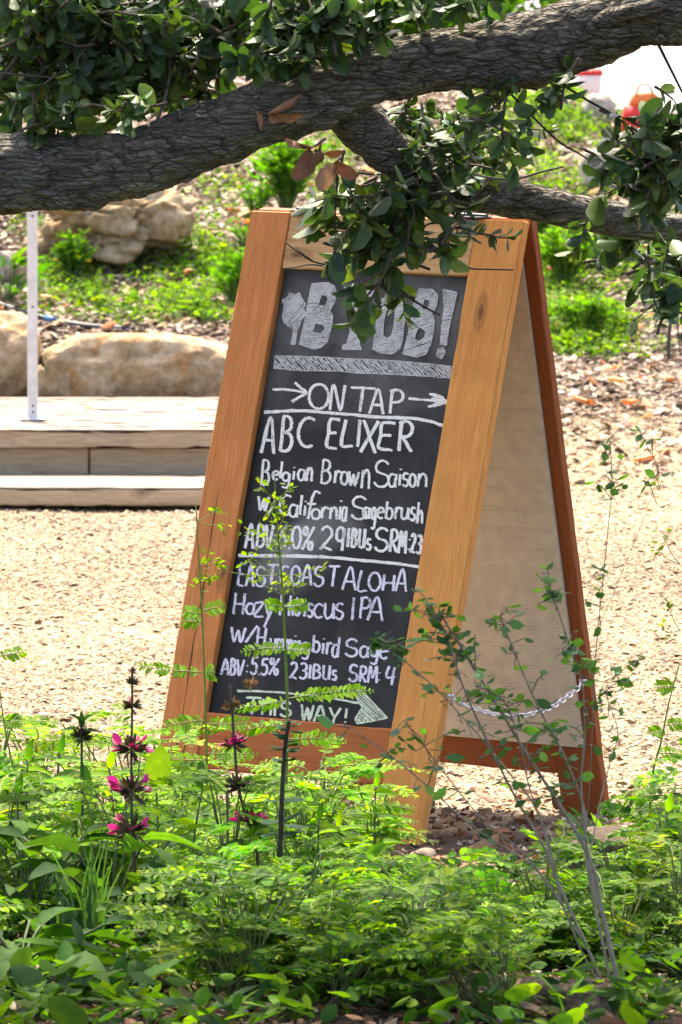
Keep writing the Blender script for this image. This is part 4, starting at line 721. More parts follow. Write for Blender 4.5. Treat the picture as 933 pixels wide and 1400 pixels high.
# ------------------------------------------------------------------ the oak: trunk, limbs, twigs, foliage
OAK_C = [(.042, .080, .026), (.055, .105, .030), (.075, .125, .035), (.036, .066, .030), (.10, .145, .050), (.060, .10, .048), (.11, .15, .03)]
def oak():
    tx, ty = -2.2, 12.7
    root = empty('oak_tree', (tx, ty, 0), 'old oak with a thick low limb crossing above the sign', 'tree')
    def bumpf(p):
        out = np.empty(len(p))
        for i, q in enumerate(p):
            v = Vector(q); out[i] = 1 + .16 * mnoise.fractal(v * 2.6, 1, 2, 2) + .17 * mnoise.fractal(v * 7, 1, 2, 4) + .09 * mnoise.fractal(v * 30, 1, 2, 2)
            d, _ = mnoise.voronoi(Vector((q[0] * .6, q[1], q[2])) * 34); out[i] -= .06 * max(0, 1 - (d[1] - d[0]) / .25)
        return out
    def limb(name, path, rad, n, sides):
        P = catmull(path, n); k = np.linspace(0, len(rad) - 1, len(P)); r = np.interp(k, np.arange(len(rad)), rad)
        a = Acc(); tube(a, P, r, sides, bump=bumpf); return a.build(name, M['bark'], root), P
    pxr = lambda x, y, r, Y: (at(x, y, Y), r / FPX * Y)
    limb('trunk', [(tx, ty, -.15), (tx, ty, .1), (tx + .02, ty, .5), (tx + .02, ty, 1.0), (tx - .02, ty, 1.7), (tx - .15, ty + .1, 2.5)], [.36, .29, .25, .24, .21, .16], 14, 60)
    main = [((tx + .05, ty, .78), .16), ((tx + .45, ty + .1, .93), .115)] + [pxr(*q) for q in ((-260, 250, 66, 12.95), (-120, 247, 62, 13.0), (0, 240, 56, 13.0), (100, 238, 50, 13.0), (200, 218, 47, 13.0), (300, 180, 47, 13.0), (400, 140, 46, 13.0), (500, 104, 44, 13.0), (600, 84, 44, 13.0), (700, 72, 50, 13.0), (790, 48, 52, 13.0), (870, 20, 50, 12.95), (960, 8, 58, 12.9), (1100, -30, 52, 12.85), (1300, -90, 42, 12.8), (1600, -210, 26, 12.7), (1800, -320, 10, 12.6))]
    limb('limb', [q[0] for q in main], [q[1] for q in main], 22, 96)
    sub = [pxr(*q) for q in ((450, 120, 38, 13.05), (490, 165, 36, 13.1), (540, 212, 34, 13.15), (590, 246, 31, 13.2), (650, 262, 28, 13.22), (700, 270, 26, 13.25), (760, 283, 24, 13.25), (850, 302, 22, 13.3), (933, 314, 19, 13.3), (1060, 335, 15, 13.3), (1250, 350, 8, 13.25))]
    limb('limb', [q[0] for q in sub], [q[1] for q in sub], 22, 64)
    up = [pxr(*q) for q in ((810, 45, 22, 12.95), (840, 22, 14, 12.9), (885, 10, 11, 12.85), (940, -6, 10, 12.85), (1010, -40, 7, 12.8))]
    limb('branch', [q[0] for q in up], [q[1] for q in up], 12, 24)
    for pts, rr in ((((tx, ty, 2.2), (tx + .5, ty - .3, 2.7), (tx + 1.2, ty - .5, 3.0), (tx + 2.0, ty - .6, 3.2)), [.12, .09, .06, .02]), (((tx - .1, ty + .1, 2.3), (tx - .6, ty + .1, 2.9), (tx - 1.0, ty + .3, 3.6)), [.13, .09, .03])):
        limb('limb', [np.array(q) for q in pts], rr, 14, 30)
    limb('limb', [np.array(q) for q in ((tx, ty, 2.1), (tx + .7, ty - .1, 2.35), (-.8, 12.4, 2.15), (-.3, 12.45, 2.1), (.2, 12.4, 2.15), (.7, 12.4, 2.1), (1.2, 12.45, 2.2))], [.11, .09, .065, .05, .04, .025, .01], 14, 30)  # unseen limb added to carry the shading sprays
    limb('limb', [np.array(q) for q in ((1.15, 12.83, 1.62), (1.5, 12.75, 1.8), (1.9, 12.7, 2.0))], [.035, .025, .012], 10, 20)
    # -------- sprays of leaves on twigs
    def spray(L, T, p0, d, length, nl, size, droop=.25, spread=1.0, cols=OAK_C, tmpl=None):
        d = np.array(d, float); d /= np.linalg.norm(d); tmpl = tmpl or T_OAK
        pts = [np.array(p0, float)]; q = d.copy()
        for i in range(6):
            q = q + rng.normal(0, .16, 3) + np.array([0, 0, -droop * .12]); q /= np.linalg.norm(q); pts.append(pts[-1] + q * length / 6)
        P = catmull(pts, 3); tube(T, P, np.linspace(.0032, .0012, len(P)), 5, (.10, .075, .055))
        tpos = np.concatenate([rng.uniform(.2, 1, nl - 3), [.97, 1, 1]]); idx = (tpos * (len(P) - 1)).astype(int)
        loc = P[idx]; td = P[np.minimum(idx + 1, len(P) - 1)] - P[np.maximum(idx - 1, 0)]; td /= np.linalg.norm(td, axis=1, keepdims=True)
        side = rng.normal(0, 1, (nl, 3)); side -= td * (side * td).sum(1, keepdims=True); side /= np.linalg.norm(side, axis=1, keepdims=True)
        dd = td * rng.uniform(.3, .9, (nl, 1)) + side * spread + [0, 0, -.18]; nn = np.array([0, 0, 1.0]) + rng.normal(0, .55, (nl, 3))
        sz = size * np.exp(rng.normal(-.08, .33, nl)); k = rng.integers(0, len(tmpl), nl); Fm = frames(dd, nn); c = pick(cols, nl, .18)
        for i in range(len(tmpl)):
            m = k == i; L.inst(tmpl[i], Fm[m], loc[m], sz[m], c[m])
    def cluster(name, blobs, size=.034, nl=16, extra=None, label=None):
        L, T = Acc(), Acc()
        for (x, y, rx, ry, Y, dy, n) in blobs:
            for _ in range(n):
                a = rng.uniform(0, 2 * math.pi); r = math.sqrt(rng.random())
                px, py = x + rx * r * math.cos(a), y + ry * r * math.sin(a); YY = Y + rng.uniform(-dy, dy)
                p = at(px, py, YY); d = np.array([rng.normal(0, 1), rng.normal(0, .7), rng.normal(.0, .6)])
                ln = rng.uniform(.07, .15); p = p - d / np.linalg.norm(d) * ln * .5
                spray(L, T, p, d, ln, max(5, int(rng.normal(nl, 2))), size)
        if extra: extra(L, T)
        o = L.build(name, M['leaf_oak'], root); T.build('twigs', M['twig'], root)
        if label: o['label'] = label
        return o
    def twig(T, pts, Y, r0, r1, c=(.09, .065, .05)):
        P = catmull([at(x, y, Y + k * .01) for k, (x, y) in enumerate(pts)], 6); tube(T, P, np.linspace(r0, r1, len(P)), 6, c)
    def tl(L, T):
        twig(T, [(0, 110), (40, 60), (75, 25), (110, -20)], 13.1, .005, .003)
        twig(T, [(212, 175), (232, 105), (226, 30), (215, -30)], 13.05, .0035, .0025, (.18, .15, .12))
        twig(T, [(0, 100), (60, 105), (130, 108), (200, 90)], 13.0, .0025, .0015)
    cluster('foliage', [(40, 50, 80, 75, 13.15, .15, 32), (130, 55, 90, 75, 13.15, .15, 48), (300, 30, 40, 40, 13.1, .1, 12), (60, 125, 90, 35, 13.2, .1, 16), (225, 45, 70, 65, 13.15, .15, 24), (200, 105, 60, 35, 13.15, .1, 12), (60, 0, 120, 40, 13.2, .2, 16), (180, 0, 90, 40, 13.2, .2, 14), (275, 70, 30, 40, 13.15, .1, 6), (170, 150, 30, 20, 12.85, .05, 3), (80, 160, 50, 15, 12.95, .05, 4)], extra=tl, label='dense dark foliage above the thick limb at left')
    cluster('foliage', [(345, 25, 55, 40, 13.05, .15, 16), (430, 10, 70, 30, 12.95, .1, 14), (400, 55, 45, 35, 12.85, .05, 11), (350, 85, 25, 20, 12.85, .05, 4), (470, 20, 40, 20, 12.85, .05, 6), (530, -2, 70, 18, 12.9, .1, 8), (500, 30, 25, 14, 12.85, .05, 3), (640, -14, 60, 16, 12.85, .1, 6)], label='foliage over the middle of the thick limb')
    cluster('foliage', [(590, 165, 70, 30, 13.3, .08, 14), (690, 150, 30, 45, 12.95, .06, 6), (655, 180, 50, 35, 13.3, .06, 9), (560, 190, 35, 22, 13.1, .06, 4), (630, 215, 45, 20, 13.14, .05, 5), (770, 118, 14, 14, 12.9, .03, 2), (740, 125, 10, 14, 12.9, .03, 1)], size=.031, label='leaves hanging between the two limbs')
    def mid(L, T):
        twig(T, [(520, 300), (585, 340), (620, 352), (640, 366), (668, 368), (702, 369)], 13.3, .0022, .0016, (.05, .035, .03))
        twig(T, [(540, 390), (565, 410), (585, 422), (602, 431)], 13.2, .0026, .0018, (.05, .035, .03))
        twig(T, [(470, 365), (430, 358), (405, 342), (390, 331)], 13.2, .0022, .0014, (.06, .05, .04))
        twig(T, [(475, 372), (430, 362), (405, 365), (388, 367)], 13.2, .0020, .0012, (.16, .15, .13))
        twig(T, [(430, 358), (412, 345), (404, 336)], 13.2, .0014, .0009, (.06, .05, .04))
        for (x, y, n) in ((437, 315, 6), (560, 400, 6), (530, 415, 6)): spray(L, T, at(x + 8, y + 8, 13.2), (-.4, -.2, .3), .04, n, .036)
    cluster('foliage', [(500, 258, 60, 30, 13.15, .1, 14), (565, 292, 60, 34, 13.15, .08, 15), (500, 315, 60, 26, 13.15, .08, 11), (540, 342, 40, 20, 13.15, .06, 7), (530, 378, 16, 22, 13.15, .05, 3), (475, 275, 24, 24, 13.15, .08, 4), (615, 295, 34, 26, 13.1, .06, 6), (655, 315, 14, 10, 13.1, .04, 1)], size=.035, nl=11, extra=mid, label='leafy spray hanging in front of the sign top')
    def rt(L, T):
        twig(T, [(760, 110), (800, 135), (850, 165), (880, 200), (905, 240)], 12.95, .0026, .0018, (.03, .025, .02))
        twig(T, [(700, 130), (760, 190), (800, 215), (835, 245)], 13.0, .0022, .0014, (.03, .025, .02))
        twig(T, [(900, 60), (920, 100), (935, 130)], 12.9, .003, .002, (.03, .025, .02))
        twig(T, [(640, 240), (700, 245), (740, 235), (770, 228)], 13.1, .003, .002, (.14, .12, .10))
        for (x, y, n) in ((820, 150, 5), (895, 118, 6), (862, 165, 5), (800, 205, 5)): spray(L, T, at(x, y, 12.95), (.5, -.2, -.2), .05, n, .036)
    cluster('foliage', [(912, 215, 34, 40, 12.95, .1, 13), (880, 240, 40, 22, 13.0, .08, 8), (890, 205, 50, 20, 12.95, .06, 6), (915, 165, 28, 35, 12.95, .08, 5), (905, 355, 30, 22, 13.4, .06, 9), (850, 338, 30, 12, 13.45, .06, 5), (912, 390, 20, 30, 13.1, .04, 7), (805, 322, 20, 8, 13.2, .04, 1)], size=.034, extra=rt, label='leaves around the thin limb at right')
    # brown dead leaves
    L, T = Acc(), Acc()
    for (x, y, n, s) in ((345, 150, 5, .046), (445, 190, 7, .045), (465, 215, 5, .042), (430, 205, 3, .04)):
        spray(L, T, at(x, y, 12.85), (rng.normal(), -.6, -.3), .035, n, s, cols=[(.26, .13, .065), (.19, .09, .045), (.36, .22, .12)])
    o = L.build('dead_leaves', M['dry'], root); o['label'] = 'brown dead leaves clinging to the limb'; T.build('twigs', M['twig'], root)
    # crown outside the picture; the low front sprays are added to shade the bed
    L, T = Acc(), Acc()
    for c, r, n in (((tx + 1.6, ty - .5, 3.1), .8, 110), ((tx + .6, ty - .2, 2.9), .7, 70), ((tx - .9, ty + .2, 3.5), .9, 90), ((tx - .2, ty + .1, 3.4), .8, 70), ((1.9, 12.7, 2.0), .5, 40), ((-.8, 12.4, 2.15), .36, 26), ((-.3, 12.45, 2.1), .34, 26), ((.2, 12.4, 2.15), .34, 26), ((.7, 12.4, 2.1), .36, 26)):
        for _ in range(n):
            v = rng.normal(0, 1, 3); v /= np.linalg.norm(v); p = np.array(c) + v * r * rng.random() ** .4 * [1, 1, .7]
            tube(T, catmull([np.array(c), np.array(c) * .5 + p * .5 + rng.normal(0, .03, 3), p], 4), np.linspace(.008, .003, 9), 5, (.10, .075, .055))
            spray(L, T, p, v + rng.normal(0, .5, 3), .16, 12, .055)
    L.build('foliage', M['leaf_oak'], root); T.build('twigs', M['twig'], root)
oak()
# ------------------------------------------------------------------ vegetation on the bank
LIME = [(.15, .30, .004), (.20, .345, .005), (.12, .255, .006), (.25, .36, .006), (.09, .205, .008)]
GREEN = [(.048, .135, .010), (.070, .165, .010), (.032, .098, .012), (.095, .19, .012)]
def small_cover(name, label, patches, size, cols, mat, hgt, narrow=.3):
    a = Acc()
    for (x, y, rx, ry, n) in patches:
        for _ in range(3):
            m = n // 3
            ang = rng.uniform(0, 2 * math.pi, m); r = np.sqrt(rng.random(m))
            px, py = x + rx * r * np.cos(ang), y + ry * r * np.sin(ang)
            T = np.array([hit(u, v) for u, v in zip(px, py)]); keep = mnoise_mask(T[:, 0], T[:, 1]); T = T[keep]; m = len(T)
            if not m: continue
            T[:, 2] += hgt * rng.random(m) ** 1.3
            k = rng.random(m) < narrow; Fm = rot_z_tilt(m, .55); s = size * np.exp(rng.normal(0, .3, m)); c = pick(cols, m, .2)
            a.inst(T_SMALL[0], Fm[~k], T[~k], s[~k], c[~k]); a.inst(T_NARROW[0], Fm[k], T[k], s[k] * 1.6, c[k])
    return tag(a.build(name, mat), label, 'ground cover', kind='stuff')
def mnoise_mask(X, Y, th=-.18, sc=5.5):
    return np.array([mnoise.noise(Vector((x * sc, y * sc * .45, 3.3))) > th + rng.normal(0, .16) for x, y in zip(X, Y)])
HILL = [(.12, .22, .012), (.085, .17, .012), (.11, .20, .014), (.065, .135, .014), (.14, .22, .02), (.05, .11, .016), (.16, .21, .03)]
small_cover('ground_cover', 'low bright green weeds spreading over the mulched bank',
            [(190, 375, 150, 55, 4200), (290, 400, 60, 45, 1500), (40, 330, 60, 60, 700), (240, 420, 110, 25, 900), (790, 400, 85, 85, 6500), (760, 340, 40, 45, 1500), (860, 440, 60, 40, 1300), (800, 200, 90, 100, 5200), (740, 160, 60, 60, 1800), (880, 400, 60, 70, 1500), (700, 120, 60, 30, 800), (300, 300, 60, 60, 700), (160, 420, 150, 30, 900), (900, 330, 60, 60, 900),
             (500, 250, 90, 60, 1500), (400, 200, 90, 50, 1200), (640, 230, 70, 60, 1200), (830, 480, 90, 16, 700), (755, 590, 12, 8, 40)],
            .023, HILL, M['leaf_soft'], .055)

def feathery(name, label, cat, px, py, h, w, n, seed, cols=GREEN, mat='leaf_soft', fr=.30, flowers=None, base=None):
    """upright plant of many feathery fronds: stems + pinnate thread leaflets"""
    p = hit(px, py) if base is None else base
    root = empty(name, p, label, cat); L, T = Acc(), Acc()
    for i in range(n):
        az = rng.uniform(0, 2 * math.pi); lean = rng.uniform(.05, w)
        top = p + np.array([math.cos(az) * lean, math.sin(az) * lean, h * rng.uniform(.55, 1.0) * (1 - .35 * (lean / w) ** 2)])
        st = p + np.array([math.cos(az) * .03 * w, math.sin(az) * .03 * w, -.01])
        P = catmull([st, st * .45 + top * .55 + [0, 0, h * .13], top], 8); tube(T, P, np.linspace(.0035, .001, len(P)), 4, (.10, .17, .04))
        m = 26; idx = rng.integers(int(len(P) * .25), len(P), m); loc = P[idx]
        a2 = rng.uniform(0, 2 * math.pi, m); d = np.stack([np.cos(a2), np.sin(a2), rng.uniform(.3, 1.3, m)], 1)
        L.inst(T_NARROW[i % 2], frames(d, np.tile([0, .3, 1.], (m, 1)) + rng.normal(0, .4, (m, 3))), loc, np.exp(rng.normal(0, .3, m)) * fr * h * .42, pick(cols, m, .2))
    L.build('foliage', M[mat], root); T.build('stems', M['stem'], root)
    if flowers:
        for (fx, fy, fc, fs) in flowers:
            c = at(fx, fy, p[1] - .05); A = Acc(); m = 7
            az = np.arange(m) * 2 * math.pi / m; d = np.stack([np.cos(az), np.sin(az), np.full(m, .7)], 1)
            A.inst(T_SMALL[0], frames(d, np.tile([0, 0, 1.], (m, 1))), np.tile(c, (m, 1)), np.full(m, fs), np.tile(fc, (m, 1)))
            A.build('flower', M['petal'], root)
            B = Acc(); tube(B, catmull([p + [0, 0, .01], (p + c) / 2 + [.01, 0, .02], c], 5), .002, 4, (.10, .17, .04)); B.build('flower_stem', M['stem'], root)
    return root
BRIGHT = [(.075, .19, .014), (.10, .23, .016), (.055, .15, .014), (.12, .25, .02)]
feathery('feathery_shrub', 'bright green feathery bush between oak limb and sign top', 'shrub', 392, 292, .34, .17, 70, 1, BRIGHT)
feathery('feathery_plant', 'small feathery green plant just left of the sign top', 'plant', 318, 420, .28, .12, 36, 2, BRIGHT)
feathery('feathery_plant', 'feathery green tuft above the hose, leaning on the sign edge', 'plant', 350, 300, .2, .09, 22, 3, BRIGHT)
feathery('flowering_plant', 'leafy plant with yellow flowers in front of the cracked boulder', 'plant', 98, 385, .22, .11, 40, 4, GREEN, flowers=[(108, 352, (.75, .55, .03), .02), (122, 358, (.7, .5, .03), .016), (76, 356, (.7, .5, .03), .015)])
feathery('poppy', 'orange poppy beside the top left corner of the sign', 'flower', 335, 345, .16, .05, 8, 5, GREEN, flowers=[(339, 305, (.85, .22, .01), .034)])
feathery('weed_clump', 'lush green weed clump right of the sign top', 'plant', 775, 395, .26, .16, 60, 6, BRIGHT + HILL[:2], fr=.34)
feathery('weed_clump', 'low green weed clump at the foot of the right bank', 'plant', 800, 455, .16, .16, 40, 7, BRIGHT + HILL[:2], fr=.42)
feathery('weed_clump', 'pale green weed clump under the oak leaves at right', 'plant', 735, 330, .2, .12, 34, 8, HILL, fr=.34)
def broad_plant(name, label, cat, p, n, size, hgt, cols, mat='leaf_soft', spread=.5, tmpl=T_BROAD, stems=True, up=.5):
    root = empty(name, p, label, cat); L, T = Acc(), Acc()
    for i in range(n):
        az = rng.uniform(0, 2 * math.pi); z = hgt * rng.uniform(.15, 1); r = spread * rng.uniform(.1, .55)
        q = p + np.array([math.cos(az) * r, math.sin(az) * r, z]); d = np.array([[math.cos(az), math.sin(az), rng.uniform(up - .45, up + .35)]])
        s = size * rng.uniform(.65, 1.15); n_ = np.array([[0, 0, 1.0]]) + rng.normal(0, .3, (1, 3))
        L.inst(tmpl[i % len(tmpl)], frames(d, n_), q[None], [s], pick(cols, 1, .18))
        if stems: tube(T, catmull([p + [0, 0, -.01], p * .5 + q * .5 + [0, 0, .02], q], 4), .0025, 4, (.08, .11, .035))
    L.build('leaves', M[mat], root)
    if stems: T.build('stems', M['stem'], root)
    return root
broad_plant('leafy_plant', 'broad leaved green plant at the left edge above the hose', 'plant', hit(12, 415), 22, .12, .2, GREEN, up=.9, spread=.25)

# bushes beyond the crest
def bush(label, px, Y, w, h, cols):
    x = (px - 466.5) / FPX * Y; p = np.array([x, Y, float(ground(x, Y))]); root = empty('background_bush', p, label, 'bush'); L, T = Acc(), Acc()
    n = 5200
    v = rng.normal(0, 1, (n, 3)); v /= np.linalg.norm(v, axis=1, keepdims=True); r = rng.random((n, 1)) ** .45
    lump = np.array([1 + .35 * mnoise.noise(Vector(q * 2.4) + Vector((px, 0, 0))) for q in v])[:, None]
    q = v * r * lump * [w, w * .7, h * .52] + p + [0, 0, h * .5]
    L.inst(T_SMALL[1], rot_z_tilt(n, .8), q, .06 * np.exp(rng.normal(0, .3, n)), pick(cols, n, .25))
    for i in range(9):
        a = rng.uniform(0, 6.28); tip = p + np.array([math.cos(a) * w * .6, math.sin(a) * w * .4, h * .8]); tube(T, catmull([p - [0, 0, .05], p * .5 + tip * .5 + [0, 0, .1], tip], 5), np.linspace(.025, .006, 11), 6, (.12, .09, .06))
    L.build('crown', M['leaf_soft'], root); T.build('stems', M['stem'], root)
bush('dark green bush beyond the crest behind the left oak foliage', 40, 40, 1.0, 1.1, [(.03, .06, .015), (.045, .085, .02)])
bush('bright green bush beyond the crest seen between the oak leaves', 320, 39, .75, 1.0, BRIGHT)
bush('mid green bush beyond the crest behind the middle of the limb', 560, 41, 1.0, 1.1, GREEN)

# ------------------------------------------------------------------ foreground planting bed
def frond(L, T, p0, d, length, nn, leaflet, cols, droop=.3, n_hint=None, tr=.0012):
    d = np.array(d, float); d /= np.linalg.norm(d); pts = [np.array(p0, float)]; q = d.copy()
    for i in range(5):
        q = q + np.array([0, 0, -droop * .18]) + rng.normal(0, .05, 3); q /= np.linalg.norm(q); pts.append(pts[-1] + q * length / 5)
    P = catmull(pts, 4); tube(T, P, np.linspace(tr, tr * .5, len(P)), 4, (.16, .22, .05))
    up = np.array([0, 0, 1.0]) if n_hint is None else np.array(n_hint, float)
    idx = np.repeat(np.linspace(len(P) * .12, len(P) - 1, nn).astype(int), 2); m = len(idx); sgn = np.tile([1, -1], nn)
    td = P[np.minimum(idx + 1, len(P) - 1)] - P[np.maximum(idx - 1, 0)]; td /= np.linalg.norm(td, axis=1, keepdims=True)
    sd = np.cross(td, up); sd /= np.maximum(np.linalg.norm(sd, axis=1, keepdims=True), 1e-6)
    dd = td * .45 + sd * sgn[:, None] + rng.normal(0, .12, (m, 3)); nrm = up + rng.normal(0, .22, (m, 3))
    env = np.sin(np.pi * np.clip(np.linspace(.18, .98, nn), 0, 1)) ** .5; s = leaflet * np.repeat(env, 2) * np.exp(rng.normal(0, .12, m))
    L.inst(T_LEAFLET, frames(dd, nrm), P[idx], s, pick(cols, m, .12) * np.exp(rng.normal(0, .06)))
def fern_cover():
    L, T = Acc(), Acc()
    def clump(X, Y, n, h, reach, cols, tint):
        g = float(ground(X, Y)); c = np.array([X, Y, g])
        for _ in range(n):
            az = rng.uniform(0, 2 * math.pi); hh = h * rng.uniform(.35, 1.05); r = reach * rng.uniform(.15, .6)
            p = c + np.array([math.cos(az) * r, math.sin(az) * r, hh])
            tube(T, catmull([c + rng.normal(0, .012, 3) * [1, 1, 0], c * .6 + p * .4 + [0, 0, hh * .22], p], 4), .0014, 4, (.13, .15, .05))
            az2 = az + rng.normal(0, .5)
            frond(L, T, p, (math.cos(az2), math.sin(az2), rng.uniform(.0, .55)), reach * rng.uniform(.5, 1.0), int(rng.integers(11, 17)), rng.uniform(.017, .027), [tuple(np.array(q) * tint) for q in cols], droop=.5, n_hint=(rng.normal(0, .25), rng.normal(-.25, .25), 1))
    reg = [ # x range, Y range, clumps, height, reach, colours
        (-140, 250, 12.9, 13.6, 32, .185, .16, LIME), (230, 430, 12.95, 13.4, 20, .125, .14, LIME), (420, 510, 12.95, 13.4, 12, .16, .13, LIME),
        (-140, 420, 12.2, 12.9, 34, .20, .16, LIME + GREEN[:1]), (400, 620, 12.1, 12.7, 13, .11, .13, LIME + GREEN), (560, 780, 12.0, 12.5, 8, .08, .12, LIME), (720, 960, 11.9, 12.4, 11, .12, .14, LIME + GREEN),
        (790, 960, 12.1, 12.6, 12, .15, .12, LIME + GREEN), (915, 1080, 12.6, 13.5, 18, .22, .14, LIME + GREEN), (-140, 1080, 11.25, 12.1, 76, .15, .15, GREEN + LIME), (250, 700, 11.15, 11.7, 26, .13, .14, LIME + GREEN)]
    for (xa, xb, Ya, Yb, n, h, reach, cols) in reg:
        for _ in range(n):
            Y = rng.uniform(Ya, Yb); x = rng.uniform(xa, xb); t = np.exp(rng.normal(0, .28))
            if (700 < x < 930 and Y < 11.75) or (x < 250 and Y < 12.0): continue           # left open for the shrub's foot and the broad leaved sage
            tint = np.array([t * np.exp(rng.normal(0, .12)), t, t])
            clump((x - 466.5) / FPX * Y, Y, int(rng.integers(9, 17)), h * rng.uniform(.4, 1.4), reach * rng.uniform(.75, 1.15), cols, tint)
    o = tag(L.build('ferny_ground_cover', M['leaf_lime']), 'lime green ferny plants filling the bed before the sign', 'ground cover', kind='stuff')
    T.build('stems', M['stem'], o)
fern_cover()
def low_leaves():
    a = Acc(); n = 8000
    Y = rng.uniform(10.9, 13.7, n); X = rng.uniform(-1, 1, n) * (.05 * Y + .25)
    k = np.array([mnoise.noise(Vector((x * 3.1, y * 2.2, 9))) > -.02 + (.45 if (.05 < x < .42 and y > 12.7) else 0) for x, y in zip(X, Y)]); X, Y = X[k], Y[k]; n = len(X)
    T = np.stack([X, Y, ground(X, Y) + .09 * rng.random(n) ** 1.5], 1); s = .034 * np.exp(rng.normal(0, .35, n)); c = pick([(.05, .12, .014), (.07, .155, .014), (.035, .09, .016), (.03, .075, .02), (.09, .18, .016), (.12, .20, .014)], n, .25)
    q = rng.random(n) < .3; Fm = rot_z_tilt(n, .5)
    
    w = rng.integers(0, 3, n)
    for i in range(3): k = ~q & (w == i); a.inst(T_MID[i], Fm[k], T[k], s[k], c[k])
    a.inst(T_NARROW[1], Fm[q], T[q], s[q] * 1.5, c[q])
    tag(a.build('low_weeds', M['leaf_soft']), 'low small leaved weeds covering the bed at the bottom', 'ground cover', kind='stuff')
low_leaves()

# broad leaved sage clumps
SAGE = [(.040, .095, .022), (.055, .12, .026), (.032, .075, .024), (.075, .15, .03)]
def bed(x, Y): X = (x - 466.5) / FPX * Y; return np.array([X, Y, float(ground(X, Y))])
for (x, Y, n, s, h, lab) in ((40, 12.15, 32, .125, .20, 'broad leaved sage clump at the left edge, dark green'), (150, 12.1, 30, .115, .17, 'broad leaved sage clump under the tallest flower spike'),
                             (20, 11.5, 28, .13, .12, 'bright broad leaved sage at the bottom left corner'), (235, 11.9, 26, .11, .13, 'broad leaved sage left of the dark stemmed plant'),
                             (90, 13.3, 18, .10, .17, 'broad leaved sage under the budding spike'), (330, 11.7, 18, .085, .09, 'low sage clump beside the fallen grey stick'),
                             (560, 11.9, 20, .08, .09, 'low sage clump left of the grey stemmed shrub'), (905, 11.8, 20, .08, .12, 'low sage clump at the bottom right corner'), (460, 12.6, 18, .07, .09, 'small sage clump right of the dark stemmed plant')):
    broad_plant('sage_plant', lab, 'plant', bed(x, Y), n, s, h, SAGE if s > .09 else SAGE + GREEN, spread=.3, up=.35)
def herb(x, Y, top, label, s, cols, lean=0.0):
    """upright leafy stem with opposite leaves"""
    b = bed(x, Y); t = at(x + lean, top, Y); root = empty('leafy_herb', b, label, 'plant'); L, T = Acc(), Acc()
    P = catmull([b, b * .5 + t * .5 + [rng.normal(0, .008), 0, 0], t], 8); tube(T, P, np.linspace(.0032, .0014, len(P)), 5, (.10, .10, .045))
    k = 0
    for i in range(3, len(P), 2):
        az = k * 1.57 + rng.normal(0, .25); k += 1
        for sg in (0, math.pi):
            d = np.array([[math.cos(az + sg), math.sin(az + sg) * .8, rng.uniform(.05, .5)]]); L.inst(T_BROAD[k % 3], frames(d, np.array([[0, -.35, 1.0]]) + rng.normal(0, .2, (1, 3))), P[i][None], [s * (1.15 - .5 * i / len(P)) * rng.uniform(.8, 1.15)], pick(cols, 1, .15))
    L.inst(T_BROAD[0], frames(np.array([[.2, -.2, 1.]]), np.array([[0, -1., .2]])), P[-1][None], [s * .5], pick(cols, 1)); L.build('leaves', M['leaf_lime'], root); T.build('stem', M['stem'], root)
herb(38, 12.75, 1040, 'leafy upright herb with a red tinged stem at the left edge', .075, LIME + GREEN)
herb(72, 13.1, 1030, 'leafy upright herb just left of the budding spike', .07, GREEN, 10)
herb(150, 12.9, 1050, 'leafy upright herb left of the tall magenta spike', .075, LIME)
herb(238, 12.7, 1075, 'leafy herb right of the tall magenta spike', .07, LIME + GREEN[:2], 12)
herb(470, 12.6, 1130, 'low leafy herb below the bottom rail of the sign', .06, LIME, -8)
herb(20, 12.3, 1085, 'leafy dark herb lowest at the left edge of the bed', .07, GREEN, 4)
herb(110, 12.3, 1120, 'leafy herb between the budding spike and the tall spike', .065, LIME, -6)
herb(270, 12.5, 1070, 'leafy herb under the thin stem before the red stile', .06, LIME, 8)
herb(430, 12.3, 1120, 'leafy herb right of the dark stemmed plant', .06, GREEN + LIME[:2], 6)
herb(520, 12.75, 1075, 'bright leafy herb before the foot of the golden stile', .055, LIME, -6)
herb(905, 12.4, 1110, 'leafy green herb at the right edge beside the brown boulder', .07, GREEN + LIME[:1], 8)
def grass():
    p = bed(118, 11.9); root = empty('grass_tuft', p, 'tuft of long blue green grass blades at lower left', 'grass'); A = Acc()
    for i in range(26):
        az = rng.uniform(0, 6.28); ln = rng.uniform(.08, .2); lean = rng.uniform(.01, .06); b = p + np.array([rng.normal(0, .02), rng.normal(0, .02), 0])
        P = catmull([b, b + [math.cos(az) * lean * .3, math.sin(az) * lean * .3, ln * .6], b + [math.cos(az) * lean, math.sin(az) * lean, ln]], 5); k = len(P); w = np.linspace(.0035, .0004, k)
        V = np.zeros((2 * k, 3)); V[0::2] = P + np.outer(w, [1, .3, 0]); V[1::2] = P - np.outer(w, [1, .3, 0]); A.add(V, [(2 * j, 2 * j + 1, 2 * j + 3, 2 * j + 2) for j in range(k - 1)], pick([(.05, .11, .055), (.07, .14, .06)], 1)[0])
    A.build('blades', M['leaf_soft'], root)
grass()

